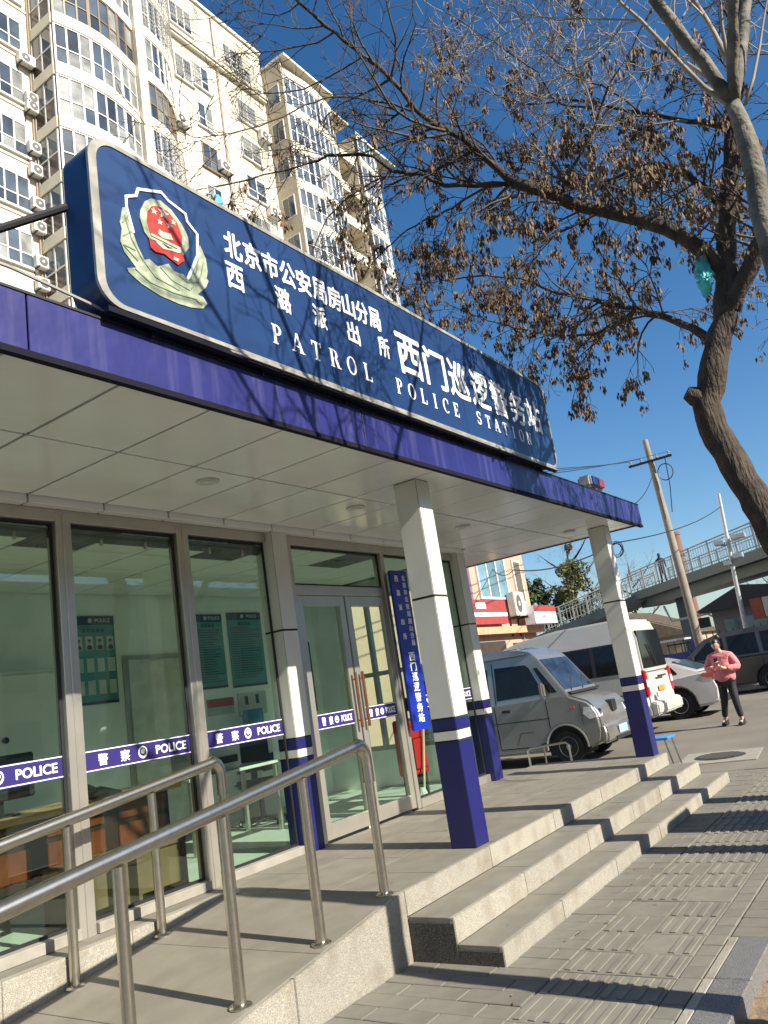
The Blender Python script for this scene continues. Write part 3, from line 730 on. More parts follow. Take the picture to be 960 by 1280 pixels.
# office chair and printer table further in
def office_chair(x, y, rz, label):
    c = empty('office_chair', (x, y, .012), label, 'chair', rz=rz)
    f = mat('chair_fabric', (0.03, 0.035, 0.04), .8, var=.1)
    MB().box(-.24, .24, -.22, .24, .42, .50).build('seat', f, c, bevel=.03, local=True)
    MB().box(-.22, .22, .2, .26, .58, 1.05).build('backrest', f, c, bevel=.03, local=True)
    MB().tube([(0, .0, .08), (0, 0, .42)], .03, 8).build('stem', m_black, c, local=True); MB().box(-.03, .03, .16, .22, .44, .64).build('back_bar', m_black, c, local=True)
    for i in range(5):
        a = i*2*math.pi/5
        MB().tube([(0, 0, .09), (.28*math.cos(a), .28*math.sin(a), .06)], .018, 6).lathe([(.03, -.015), (.03, .015)], (.28*math.cos(a), .28*math.sin(a), .031), 8, 'x').build('foot', m_black, c, local=True)
office_chair(2.5, 3.6, -.5, 'black office chair inside behind the door'); office_chair(-1.0, 3.45, .1, 'black office chair behind the reception desk')
tb = empty('office_table', (1.2, 2.75, .012), 'pale office table with printer behind the third pane', 'table')
MB().box(.95, 2.25, 3.0, 3.6, .70, .73).build('tabletop', mat('pale_laminate', (0.5, 0.5, 0.45), .4), tb, bevel=.004)
for x in (1.0, 2.2):
    for y in (3.05, 3.55): MB().box(x-.02, x+.02, y-.02, y+.02, .013, .699).build('leg', m_alu, tb)
pr = empty('printer', (1.45, 3.3, .73), 'white and grey printer on the office table inside', 'printer')
MB().box(1.15, 1.75, 3.08, 3.5, .732, 1.0).build('body', mat('printer_case', (0.45, 0.46, 0.44), .4), pr, bevel=.02); MB().box(1.2, 1.7, 3.0, 3.12, 1.002, 1.04).build('tray', m_black, pr); MB().box(1.22, 1.68, 3.07, 3.079, .8, .87).build('slot', m_black, pr)
# cupboard / panels along the back wall
m_cup = mat('cupboard_white', (0.72, 0.74, 0.68), .5, var=.03)
cb = empty('cupboard', (-.2, 4.3, .012), 'pale metal cupboard with a round handle at the back wall', 'cupboard')
MB().box(-1.35, .55, 4.02, 4.39, .013, 1.98).build('body', m_cup, cb, bevel=.01)
for x0, x1 in ((-1.32, -.42), (-.39, .52)):
    d = MB().box(x0, x1, 4.0, 4.018, .06, 1.94).build('door', m_cup, cb, bevel=.006)
    MB().lathe([(.025, 0), (.03, -.03), (.01, -.035)], (x1-.1 if x0 < -1 else x0+.1, 4.0, 1.35), 10, 'y').build('handle', m_black, d)
MB().box(-.75, -.6, 3.996, 3.999, 1.8, 1.88).build('name_plate', m_alu, cb)
pdr = empty('inner_door', (1.9, 4.36, .012), 'plain pale door in the back wall of the station', 'door')
MB().box(1.35, 2.35, 4.375, 4.399, .013, 2.1).build('frame', m_alu, pdr); MB().box(1.41, 2.29, 4.355, 4.374, .02, 2.05).build('leaf', mat('inner_door', (0.62, 0.62, 0.52), .5), pdr, bevel=.004)
MB().tube([(2.2, 4.33, 1.0), (2.08, 4.33, 1.0)], .012, 6).box(2.195, 2.21, 4.33, 4.355, .99, 1.01).build('handle', m_alu, pdr)
wd = empty('water_dispenser', (3.1, 4.15, .012), 'white water dispenser with blue bottle against the back wall', 'water dispenser')
MB().box(2.95, 3.25, 4.02, 4.36, .013, .95).build('body', m_cup, wd, bevel=.02); MB().lathe([(.05, 0), (.13, .05), (.135, .3), (.10, .36)], (3.1, 4.18, .952), 16).build('bottle', mat('bottle_blue', (0.12, 0.3, 0.5), .1), wd, smooth=True); MB().box(3.0, 3.2, 4.0, 4.019, .55, .75).build('tap_recess', m_black, wd)
hb_ = empty('honour_board', (4.3, 4.39, 1.2), 'dark framed board of small photographs seen through the door', 'board')
MB().box(3.85, 4.62, 4.375, 4.399, 1.15, 2.15).build('frame', m_black, hb_)
for i in range(3):
    for j in range(4): MB().box(3.92+i*.23, 4.08+i*.23, 4.368, 4.374, 1.25+j*.22, 1.40+j*.22).build('photograph', mat('photo_grey', (0.18, 0.2, 0.2), .4, rnd=.5), hb_)
for k, (x, w_) in enumerate(((-2.2, .9), (-.9, .7))):
    fb = empty('folder_shelf', (x, 4.3, 2.0), ('longer' if k == 0 else 'shorter')+' wall shelf of document folders above the cupboard', 'shelf')
    MB().box(x-w_/2, x+w_/2, 4.12, 4.39, 2.05, 2.08).build('board', m_pine, fb)
    for i in range(int(w_/.07)): MB().box(x-w_/2+.02+i*.068, x-w_/2+.075+i*.068, 4.14, 4.36, 2.082, 2.082+.24+.05*(i % 3)).build('folder', mat('folder_%d' % (i % 3), ((0.05, 0.1, 0.3), (0.4, 0.4, 0.38), (0.3, 0.06, 0.05))[i % 3], .6), fb)
# posters
m_teal = mat('poster_teal', (0.05, 0.25, 0.22), .5, var=.05); m_phead = mat('poster_head', (0.012, 0.02, 0.05), .5)
m_card = mat('poster_card', (0.5, 0.55, 0.5), .6); m_ink = mat('poster_ink', (0.015, 0.06, 0.07), .6); m_skin0 = mat('portrait_skin', (0.42, 0.28, 0.2), .6)
yw = 4.395
def poster(x0, x1, z0, z1, label, cards):
    p = empty('wall_poster', ((x0+x1)/2, yw, z0), label, 'poster')
    MB().box(x0, x1, yw-.012, yw, z0, z1).build('sheet', m_teal, p)
    MB().box(x0, x1, yw-.0145, yw-.0125, z1-.10, z1-.0).build('header', m_phead, p); MB().box(x0, x1, yw-.0145, yw-.0125, z0, z0+.03).build('footer', m_phead, p)
    put_text('lettering', 'POLICE', .06, ((x0+x1)/2+(x1-x0)*.22, yw-.0165, z1-.05), m_card, p, .001)
    e = MB().lathe([(.028, 0), (.02, -.003)], ((x0+x1)/2-.04, yw-.0145, z1-.05), 12, 'y'); e.build('badge', m_card, p)
    w = x1-x0
    if cards:
        hb = MB()
        for q in range(5): hb.box((x0+x1)/2-.15+q*.06, (x0+x1)/2-.108+q*.06, yw-.0142, yw-.0125, z1-.18, z1-.14)
        hb.build('heading', m_ink, p)
        for r in range(3):
            for c in range(4):
                cx = x0+w*(c+.5)/4; cz = z1-.30-r*.24
                k = MB().box(cx-.045, cx+.045, yw-.0145, yw-.0125, cz-.075, cz+.075).build('card', m_card, p)
                if r == 0:
                    MB().prism([(cx-.034, cz-.07), (cx+.034, cz-.07), (cx+.03, cz-.035), (cx+.01, cz-.02), (cx-.01, cz-.02), (cx-.03, cz-.035)], 'y', yw-.0165, yw-.0148).build('portrait', m_phead, k)
                    MB().prism([(cx+.017*math.cos(a*.628), cz+.012+.024*math.sin(a*.628)) for a in range(10)], 'y', yw-.017, yw-.0148).build('face', m_skin0, k)
                    MB().prism([(cx-.02, cz+.018), (cx+.02, cz+.018), (cx+.018, cz+.042), (cx-.018, cz+.042)], 'y', yw-.0185, yw-.0148).build('hair', m_phead, k)
    else:
        hb = MB()
        for q in range(4): hb.box((x0+x1)/2-.12+q*.06, (x0+x1)/2-.078+q*.06, yw-.0142, yw-.0125, z1-.17, z1-.13)
        hb.build('heading', m_ink, p)
        tl = MB(); rr = random.Random(int(x0*100))
        for r in range(22):
            z = z1-.21-r*.031; tl.box(x0+.03, x0+w*rr.uniform(.6, .94), yw-.0142, yw-.0125, z, z+.012)
        tl.build('text_lines', m_ink, p)
poster(.735, 1.27, 1.60, 2.56, 'teal staff notice board with portrait cards and POLICE header', True)
poster(2.44, 2.93, 1.63, 2.57, 'teal rules poster with lines of text beside the dark red notice', False)
poster(3.03, 3.66, 1.61, 2.59, 'wider teal rules poster next to the other text poster', False)
np_ = empty('paper_notice', (2.75, yw, 1.3), 'red and white paper notice below the teal posters', 'notice')
MB().box(2.55, 3.0, yw-.006, yw, 1.30, 1.50).build('sheet', m_card, np_); MB().box(2.55, 3.0, yw-.009, yw-.0065, 1.40, 1.50).build('red_band', mat('notice_red', (0.45, 0.07, 0.05), .6), np_)
np2 = empty('cartoon_notice', (3.3, yw, 1.25), 'white paper notice with small black drawings on the wall', 'notice')
MB().box(3.08, 3.6, yw-.006, yw, 1.24, 1.53).build('sheet', m_card, np2); MB().box(3.2, 3.26, yw-.009, yw-.0065, 1.38, 1.49).box(3.4, 3.46, yw-.009, yw-.0065, 1.38, 1.5).box(3.15, 3.5, yw-.009, yw-.0065, 1.27, 1.31).build('drawing', m_ink, np2)
# red extinguisher cabinet and mop by the side light
fe = empty('fire_extinguisher', (3.5, 2.15, .03), 'red fire extinguisher cabinet behind the side window', 'extinguisher')
m_fr = mat('fire_red', (0.45, 0.02, 0.015), .35, var=.08)
MB().box(3.34, 3.66, 2.02, 2.24, .30, .92).build('cabinet', m_fr, fe, bevel=.015); MB().box(3.37, 3.63, 2.005, 2.019, .36, .70).build('door', m_fr, fe, bevel=.008); MB().box(3.36, 3.4, 2.05, 2.2, .013, .299).box(3.6, 3.64, 2.05, 2.2, .013, .299).build('stand', m_black, fe); MB().tube([(3.4, 2.0, .84), (3.6, 2.0, .84)], .01, 6).build('handle', m_alu, fe)
mp = empty('mop', (3.35, 1.96, .012), 'mop with pale wooden handle leaning inside the side window', 'mop')
MB().tube([(3.40, 1.965, .14), (3.64, 1.965, 1.05)], .014, 8).build('handle', mat('pale_wood', (0.5, 0.42, 0.28), .6), mp, smooth=True); MB().lathe([(.09, 0), (.07, .06), (.03, .15)], (3.39, 1.985, .013), 10).build('head', mat('mop_white', (0.5, 0.5, 0.46), .9, bump=.5), mp)

# ================================================================== apartment block behind the station
YW = 24.4
apt = empty('apartment_building', (25, 28, G), 'tall cream apartment block with curved glazed bays behind the station', 'building')
m_cream_wall = mat('cream_render', (0.60, 0.555, 0.445), .8, var=.06, scale=.7, stain=.28, stcol=(0.40, 0.33, 0.23), stscale=(1.2, 1.2, .2), bump=.08, bscale=25)
m_band2 = mat('cream_band', (0.62, 0.575, 0.46), .75, var=.05, scale=1.2, stain=.22, stcol=(0.42, 0.35, 0.24), stscale=(2, 2, .6))
m_wframe = mat('window_white', (0.62, 0.61, 0.58), .5, var=.03)
m_bframe = mat('window_brown', (0.20, 0.14, 0.08), .5, var=.05)
m_aglass = mat('apartment_glass', (0.06, 0.078, 0.10), .08, var=.35, scale=.9, spec=.7, rnd=.55)
m_curt = mat('curtain_glass', (0.22, 0.225, 0.215), .15, var=.3, scale=2.0, spec=.6, rnd=.3)
m_grille = mat('grille_grey', (0.34, 0.33, 0.30), .5, metal=.3, var=.1)
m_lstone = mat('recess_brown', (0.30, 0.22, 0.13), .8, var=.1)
ZT = 43.9
wb_ = MB().box(2, 31.2, YW, 37, G-.2, ZT).box(31.2, 38.9, YW+.2, 37, G-.2, 42.6).box(38.91, 44.0, YW+.2, 37, G-.2, 40.9)
wb_.build('wall', m_cream_wall, apt)
for z in (40.25,):
    MB().box(22.9, 31.1, YW-.35, YW-.002, z-.14, z+.1).box(22.9, 31.1, YW-.25, YW-.002, z-.3, z-.141).build('cornice', m_band2, apt)
MB().box(1.9, 31.25, YW-.14, YW+.3, ZT+.002, ZT+.22).build('parapet', m_band2, apt); MB().box(31.15, 36.5, 22.3, YW+.3, 42.62, 42.8).build('parapet', m_band2, apt); MB().box(36.6, 38.8, 22.9, YW+.3, 42.0, 42.15).build('parapet', m_band2, apt); MB().box(38.9, 44.1, 22.5, YW+.3, 41.0, 41.15).build('parapet', m_band2, apt); MB().box(33, 35.5, 25.5, 28, 42.62, 44.6).build('roof_hut', m_cream_wall, apt)
LEV = [27.45+2.77*k for k in range(-4, 6)]
BH = .62
arng = random.Random(11)
PANE_CACHE = {}
npane = [0]
pane_rest = MB()
def quadbox(mb, p0, p1, z0, z1, out, t):
    """thin upright slab from p0 to p1 (xy), thickness t, pushed outward along the normal that points to -Y"""
    a = Vector(p0); b = Vector(p1); d = (b-a); n = Vector((d.y, -d.x)).normalized()
    o0 = n*out; o1 = n*(out-t)
    P = [a+o0, b+o0, b+o1, a+o1]
    mb.add([(q.x, q.y, z) for z in (z0, z1) for q in P], [(0,3,2,1), (4,5,6,7), (0,1,5,4), (1,2,6,5), (2,3,7,6), (3,0,4,7)])
def bay(path, levels, style_of, ncol, top, singles=True):
    """path: list of xy points round the bay, left to right as seen from the street"""
    L_ = [0]
    for a, b in zip(path[:-1], path[1:]): L_.append(L_[-1]+math.dist(a, b))
    def at(s):
        s = max(0, min(L_[-1], s))
        for i in range(len(path)-1):
            if s <= L_[i+1]+1e-9:
                t = (s-L_[i])/max(1e-9, L_[i+1]-L_[i]); return (path[i][0]+(path[i+1][0]-path[i][0])*t, path[i][1]+(path[i+1][1]-path[i][1])*t)
    tot = L_[-1]; pts = [at(tot*i/ncol) for i in range(ncol+1)]
    for k, z in enumerate(levels):
        bd = MB()
        for a, b in zip(pts[:-1], pts[1:]): quadbox(bd, a, b, z, z+BH, .06, .16)
        bd.build('balcony_band', m_band2, apt)
        z0 = z+BH; z1 = levels[k+1] if k+1 < len(levels) else z+2.77
        if z0 > top: continue
        sty = style_of(k, z)
        fm = m_bframe if sty == 'brown' else m_wframe
        fr = MB(); zm = z0+(z1-z0)*.40
        for i, p in enumerate(pts):
            a = at(tot*i/ncol-.045); b = at(tot*i/ncol+.045); wide = .17 if i % 3 == 0 else .085
            a = at(tot*i/ncol-wide/2-.0); b = at(tot*i/ncol+wide/2)
            if math.dist(a, b) > .01: quadbox(fr, a, b, z0+.07, z1-.07, .02, .07)
        for a, b in zip(pts[:-1], pts[1:]):
            quadbox(fr, a, b, z0, z0+.068, .021, .08); quadbox(fr, a, b, z1-.068, z1, .021, .08); quadbox(fr, a, b, zm, zm+.055, .017, .06)
        w = fr.build('window', fm, apt)
        for i, (a, b) in enumerate(zip(pts[:-1], pts[1:])):
            for c, d in ((z0+.07, zm), (zm+.056, z1-.07)):
                cur = arng.random() < (.42 if sty != 'brown' else .2)
                if singles and npane[0] < 290 and z > 24:
                    mb = MB(); quadbox(mb, a, b, c, d, -.02, .01); mb.build('pane', m_curt if cur else m_aglass, w); npane[0] += 1
                else:
                    quadbox(pane_rest, a, b, c, d, -.02, .01)
        if sty == 'grille':
            g = MB(); nb = ncol*3
            for i in range(nb+1):
                p = at(tot*i/nb); q = at(min(tot, tot*i/nb+.02))
                if math.dist(p, q) > .004: quadbox(g, p, q, z0-.1, z1-.02, .28, .02)
            for j in range(9):
                zz = z0-.1+(z1-z0+.06)*j/8
                for a, b in zip(pts[:-1], pts[1:]): quadbox(g, a, b, zz, zz+.022, .285, .02)
            g.build('window_grille', m_grille, w)
def arcpath(x0, x1, y, bulge, n=14): return [(x0+(x1-x0)*i/n, y-bulge*math.sin(math.pi*i/n)) for i in range(n+1)]
# first bay
def sty1(k, z): return 'brown' if abs(z-33.0) < .5 else 'white'
MB().box(14.22, 18.75, 22.78, YW, 16, ZT).build('bay_core', m_cream_wall, apt)
bay(arcpath(14.16, 18.72, 22.62, .42), LEV, sty1, 8, ZT)
# its shaded return wall with narrow windows
for z in LEV:
    w = MB().box(14.10, 14.16, 22.72, 24.36, z+.02, z+.6).build('return_panel', m_band2, apt)
    f = MB().box(14.12, 14.18, 22.75, 22.83, z+.62, z+2.7).box(14.12, 14.18, 23.5, 23.58, z+.62, z+2.7).box(14.12, 14.18, 24.26, 24.34, z+.62, z+2.7).box(14.121, 14.179, 22.83, 24.26, z+1.55, z+1.62).build('window', m_wframe, apt)
    MB().box(14.14, 14.15, 22.8, 24.3, z+1.62, z+2.7).build('pane', m_aglass, f); MB().box(14.138, 14.15, 22.8, 24.3, z+.64, z+1.55).build('lower_panel', mat('brown_glass', (0.06, 0.04, 0.03), .2, rnd=.3), f)
MB().box(18.76, 19.26, 22.35, YW, 16, ZT).build('pilaster', m_cream_wall, apt)
# second bay, bending back to the wall
p2 = [(19.30+3.5*t, 22.42+1.95*t**2.3) for t in [i/14 for i in range(15)]]
def sty2(k, z): return 'grille' if z > 35 else ('white' if abs(z-33) < .5 else ('brown' if abs(z-30.2) < .5 else 'grille' if abs(z-27.45) < .5 else 'white'))
MB().prism([(19.27, YW-.001), (19.27, 22.7)]+[(x+.02, y+.22) for x, y in p2[1:-2]]+[(22.4, YW-.001)], 'z', 16, ZT).build('bay_core', m_cream_wall, apt)
bay(p2, LEV, sty2, 8, ZT)
# second unit: bay, deep balconies, round end bay
MB().box(31.4, 36.4, 22.9, YW+.1, 14, 42.5).build('bay_core', m_cream_wall, apt)
bay(arcpath(31.3, 36.4, 22.75, .3), LEV, lambda k, z: 'white', 9, 40.5)
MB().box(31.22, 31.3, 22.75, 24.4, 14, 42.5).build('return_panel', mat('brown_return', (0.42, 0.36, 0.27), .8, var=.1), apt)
for z in LEV[1:]:
    if z > 39.5: continue
    w = MB().box(31.17, 31.22, 23.1, 24.1, z+.9, z+2.4).build('window', m_wframe, apt); MB().box(31.16, 31.169, 23.16, 23.58, z+.96, z+2.34).box(31.16, 31.169, 23.62, 24.04, z+.96, z+2.34).build('pane', m_aglass, w)
    MB().box(36.42, 38.9, 22.95, YW+.19, z+.02, z+.72).build('balcony', m_band2, apt)
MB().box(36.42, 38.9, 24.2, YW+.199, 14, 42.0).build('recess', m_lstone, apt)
p3 = [(38.95+5.0*t, 22.5+2.0*t**3.0) for t in [i/14 for i in range(15)]]
MB().prism([(38.92, YW+.19), (38.92, 22.85)]+[(x, y+.25) for x, y in p3[1:-2]]+[(43.6, YW+.19)], 'z', 14, 40.99).build('bay_core', m_cream_wall, apt)
bay(p3, LEV[:-1], lambda k, z: 'white', 7, 40.5)
# flat windows in the plain walls
def flatwin(x0, x1, z0, z1, cols, fm=m_wframe, grille=False):
    f = MB(); y = YW
    f.box(x0, x1, y-.06, y-.002, z0, z0+.07).box(x0, x1, y-.06, y-.002, z1-.07, z1).box(x0, x1, y-.055, y-.002, z0+(z1-z0)*.36, z0+(z1-z0)*.36+.06)
    for i in range(cols+1):
        x = x0+(x1-x0-.07)*i/cols; f.box(x, x+.07, y-.062, y-.002, z0+.001, z1-.001)
    f.box(x0-.12, x1+.12, y-.14, y-.002, z0-.1, z0-.002)
    w = f.build('window', fm, apt)
    for i in range(cols):
        for a, b in ((z0+.06, z0+(z1-z0)*.36), (z0+(z1-z0)*.36+.06, z1-.06)):
            MB().box(x0+(x1-x0-.07)*i/cols+.06, x0+(x1-x0-.07)*(i+1)/cols+.01, y-.03, y-.003, a, b).build('pane', m_curt if arng.random() < .4 else m_aglass, w)
    if grille:
        g = MB(); n = int((x1-x0+.5)/.14)
        for i in range(n+1): g.box(x0-.25+i*.14, x0-.232+i*.14, y-.5, y-.48, z0-.25, z1+.15)
        for j in range(8): zz = z0-.25+(z1-z0+.38)*j/7; g.box(x0-.25, x1+.25, y-.505, y-.485, zz, zz+.02)
        for xx in (x0-.25, x1+.23):
            for zz in (z0-.25, z1+.13): g.box(xx, xx+.02, y-.5, y-.003, zz, zz+.02)
        g.build('window_grille', m_grille, w)
for z in LEV:
    flatwin(11.9, 13.68, z-.90, z+.78, 3); flatwin(8.3, 10.4, z-.90, z+.78, 3)
    MB().box(5, 14.0, YW-.05, YW-.001, z-1.25, z-1.13).build('string_course', m_band2, apt)
    flatwin(24.75, 25.95, z-1.0+2.77, z+.65+2.77, 2, m_bframe if abs(z-30.2) < .5 else m_wframe, grille=False) if z < 38 else None
    if z < 39: flatwin(28.3, 30.0, z-1.2+2.77, z+.35+2.77, 2, grille=arng.random() < .4)
flatwin(23.3, 24.6, 37.2, 38.9, 2, grille=True); flatwin(23.3, 25.0, 41.0, 42.6, 3, grille=True); flatwin(27.6, 29.4, 41.0, 42.5, 3, grille=True)
tw = MB(); tw.add([(25.0+.1*i, YW-.17-.02*(i % 2), 30.3-.55*j-.06*math.sin(i)) for j in range(2) for i in range(9)], [(i, i+1, i+10, i+9) for i in range(8)]); tw.build('hanging_cloth', mat('cloth_turquoise', (0.08, 0.35, 0.5), .8, var=.2), apt)
o = pane_rest.build('pane_field', m_aglass, apt); o['kind'] = 'stuff'
MB().tube([(26.75, YW-.1, 43.8), (26.75, YW-.1, 41.2), (26.78, YW-.12, 40.6), (26.75, YW-.1, 14)], .045, 6).build('drainpipe', mat('rust_pipe', (0.42, 0.27, 0.2), .7, var=.35, scale=1.5), apt)
MB().tube([(14.0, YW-.06, 43.8), (14.05, YW-.06, 33), (14.0, YW-.06, 14)], .045, 6).build('drainpipe', m_lstone, apt)
# outdoor air conditioners
acm = {}
def aircon(x, y, z, label, group=None, s=1.0):
    o = empty('air_conditioner', (x, y, z), label, 'air conditioner', group)
    if not acm:
        acm['body'] = MB().box(-.4, .4, -.15, .15, 0, .56).mesh('body', mat('aircon_white', (0.62, 0.60, 0.54), .5, var=.06), bevel=.025)
        acm['fan'] = MB().lathe([(.21, -.156), (.21, -.162), (.07, -.166)], (-.1, 0, .28), 16, 'y').mesh('fan_grille', mat('fan_dark', (0.10, 0.10, 0.10), .6))
        acm['hub'] = MB().lathe([(.06, -.167), (.05, -.172)], (-.1, 0, .28), 10, 'y').mesh('hub', MATS['aircon_white'])
        acm['br'] = MB().box(-.34, -.30, -.2, .22, -.06, -.002).box(.30, .34, -.2, .22, -.06, -.002).box(-.34, -.30, .18, .22, -.45, -.061).box(.30, .34, .18, .22, -.45, -.061).box(-.30, .30, .185, .215, -.3, -.27).mesh('bracket', m_black)
        acm['pipe'] = MB().tube([(.38, .05, .1), (.5, .08, .05), (.52, .15, -.3), (.5, .2, -.7)], .02, 5).mesh('hose', m_trim)
    for nme in ('body', 'fan', 'hub', 'br', 'pipe'): inst(acm[nme].name, acm[nme], (0, 0, 0), o, local=True)
    o.scale = (s, s, s)
    return o
LA = 'white outdoor air conditioner bracketed beside the plain apartment windows'
for z in (31.35, 29.35, 28.9, 26.75, 25.6, 23.9, 22.75, 21.05, 20.0): aircon(14.0-(.25 if z > 31 else 0), YW-.24, z, LA, 'air conditioners on the cream apartment wall', 1.0)
for x, z in ((23.15, 33.6), (30.4, 36.6), (30.3, 31.0), (26.3, 32.2)): aircon(x, YW-.24, z, 'dusty air conditioner on the apartment wall between the two bay stacks', 'air conditioners between the bay stacks', 1.2)

# ================================================================== pink shop beyond the vans
shop = empty('shop_building', (20, 11, G), 'pink two storey shop with blue windows and red signs behind the vans', 'building')
m_pink = mat('pink_render', (0.45, 0.29, 0.21), .8, var=.06, scale=1.5, stain=.25, stcol=(0.4, 0.27, 0.2), stscale=(1, 1, .4))
MB().box(12, 23.1, 9.0, 17, G-.1, 5.75).build('wall', m_pink, shop)
MB().box(11.9, 23.35, 8.75, 17.1, 5.752, 6.0).build('roof', mat('shop_eave', (0.16, 0.12, 0.1), .7), shop)
m_sglass = mat('shop_glass', (0.11, 0.2, 0.24), .08, var=.25, scale=1.5, spec=.7, rnd=.3)
f = MB().box(19.15, 21.35, 8.93, 8.999, 3.82, 3.9).box(19.15, 21.35, 8.93, 8.999, 5.3, 5.38)
for x in (19.15, 19.85, 20.57, 21.28): f.box(x, x+.07, 8.925, 8.998, 3.9, 5.3)
w = f.build('window', m_wframe, shop)
for i in range(3): MB().box(19.22+i*.715, 19.85+i*.715, 8.96, 8.997, 3.9, 5.3).build('pane', m_sglass, w)
w = MB().box(22.0, 22.65, 8.93, 8.999, 3.7, 5.3).build('window', m_wframe, shop); MB().box(22.07, 22.58, 8.92, 8.929, 3.78, 5.22).build('pane', mat('dim_pane', (0.12, 0.09, 0.06), .3), w)
w = MB().box(16.0, 18.6, 8.93, 8.999, 3.7, 5.3).build('window', mat('purple_poster', (0.22, 0.1, 0.22), .5), shop); MB().box(16.1, 17.2, 8.92, 8.929, 3.8, 5.2).build('pane', m_sglass, w)
MB().box(15.5, 23.2, 8.7, 8.999, 2.62, 2.85).build('ledge', mat('orange_ledge', (0.55, 0.30, 0.18), .7), shop)
ss = MB().box(17.5, 20.4, 8.72, 8.9, 2.95, 3.75).build('shop_sign', mat('shop_red', (0.30, 0.05, 0.05), .5, var=.1), shop)
MB().box(17.5, 20.4, 8.71, 8.719, 3.2, 3.33).build('stripe', m_white, ss)
MB().box(18.2, 18.9, 8.705, 8.7095, 3.45, 3.65).build('worn_lettering', m_white, ss)
ss = MB().box(21.7, 23.6, 8.3, 8.7, 2.86, 3.5).build('shop_sign', m_white, shop)
MB().box(21.7, 23.6, 8.29, 8.299, 3.28, 3.5).build('stripe', MATS['shop_red'], ss); put_text('lettering', 'pano', .2, (22.5, 8.295, 3.08), m_ink, ss)
MB().box(16.5, 20.3, 8.92, 8.998, G, 2.4).build('shopfront', mat('shopfront_dark', (0.06, 0.045, 0.04), .3), shop)
MB().box(21.0, 22.6, 8.92, 8.998, .3, 2.3).build('shopfront', MATS['shopfront_dark'], shop)
aircon(21.35, 8.75, 3.2, 'double fan white air conditioner on the pink shop wall', None, 1.1).scale = (1.0, 1, 1.5)

# ================================================================== footbridge
br = empty('footbridge', (36, 6, G), 'dark blue grey pedestrian footbridge with pale mesh railing', 'bridge')
m_bridge = mat('bridge_paint', (0.032, 0.06, 0.085), .5, var=.15, scale=.6); m_rail = mat('bridge_rail', (0.32, 0.35, 0.36), .45, metal=.3, var=.1)
A = Vector((40.6, 9.4)); B = Vector((22.4, -6.0))
d = (B-A).normalized(); nrm = Vector((-d.y, d.x))
def slab(mb, a, b, w, z0a, z1a, z0b, z1b):
    t = (b-a).normalized(); n = Vector((-t.y, t.x))*w
    P = [a-n, a+n, b+n, b-n]
    mb.add([(P[0].x, P[0].y, z0a), (P[1].x, P[1].y, z0a), (P[2].x, P[2].y, z0b), (P[3].x, P[3].y, z0b), (P[0].x, P[0].y, z1a), (P[1].x, P[1].y, z1a), (P[2].x, P[2].y, z1b), (P[3].x, P[3].y, z1b)],
           [(0,3,2,1), (4,5,6,7), (0,1,5,4), (1,2,6,5), (2,3,7,6), (3,0,4,7)])
mb = MB(); slab(mb, A, B, 1.25, 4.18, 4.62, 4.18, 4.62); slab(mb, A, B, .8, 3.72, 4.179, 3.72, 4.179); mb.build('deck', m_bridge, br)
R0 = Vector((40.6, 9.4)); R1 = Vector((40.2, 30.0))
mb = MB(); slab(mb, R0, R1, 1.2, 4.1, 4.6, -.05, .5); mb.build('access_ramp', m_bridge, br)
def railing(a, b, za, zb, off, n):
    t = (b-a).normalized(); nn = Vector((-t.y, t.x))*off
    r = MB(); a2, b2 = a+nn, b+nn
    for h, rad in ((1.08, .035), (.12, .025), (.95, .02)): r.tube([(a2.x, a2.y, za+h), (b2.x, b2.y, zb+h)], rad, 5)
    o = r.build('railing', m_rail, br)
    bb = MB()
    for i in range(n+1):
        p = a2+(b2-a2)*i/n; z = za+(zb-za)*i/n
        MB().box(p.x-.045, p.x+.045, p.y-.045, p.y+.045, z, z+1.12).build('post', m_rail, o)
        if i < n:
            for k in range(1, 8):
                q = a2+(b2-a2)*(i+k/8)/n; zq = za+(zb-za)*(i+k/8)/n; bb.box(q.x-.012, q.x+.012, q.y-.012, q.y+.012, zq+.1, zq+1.0)
    bb.build('baluster_row', m_rail, o)
railing(A, B, 4.62, 4.62, 1.2, 13); railing(A, B, 4.62, 4.62, -1.2, 13)
railing(R0, R1, 4.6, .5, 1.15, 12); railing(R0, R1, 4.6, .5, -1.15, 12)
for p, h in ((Vector((38.0, 7.2)), 3.72), (Vector((27.5, -1.7)), 3.72), (Vector((40.45, 17)), 2.5)):
    MB().box(p.x-.35, p.x+.35, p.y-.35, p.y+.35, G-.1, h).build('pier', m_bridge, br)

# ================================================================== chimney, far roofs, hut, fence
ch = empty('chimney_stack', (60, 12.2, G), 'tall round brick chimney rising behind the footbridge', 'chimney')
m_brick = mat('chimney_brick', (0.17, 0.085, 0.06), .85, var=.2, scale=2, bump=.2)
MB().lathe([(.62, 0), (.42, 10.3), (.47, 10.35), (.47, 10.6), (.3, 10.6), (.3, 10.0)], (60, 12.2, G), 20).build('shaft', m_brick, ch, smooth=True)
for z in (3, 6, 8.6): MB().lathe([(.66-.02*z, 0), (.66-.02*z, .12)], (60, 12.2, G+z), 20).build('hoop', m_black, ch)
fr_ = empty('brick_house', (50, 13, G), 'low house with tan tiled roof under the footbridge', 'house')
MB().box(47, 54, 9.5, 18, G-.1, 2.1).build('wall', mat('house_wall', (0.34, 0.27, 0.2), .85, var=.1), fr_)
rf = MB().prism([(9.2, 2.1), (18.3, 2.1), (13.7, 4.0)], 'x', 46.7, 54.3).build('roof', mat('tan_tile', (0.2, 0.16, 0.115), .85, var=.15, scale=4), fr_)
rb = MB()
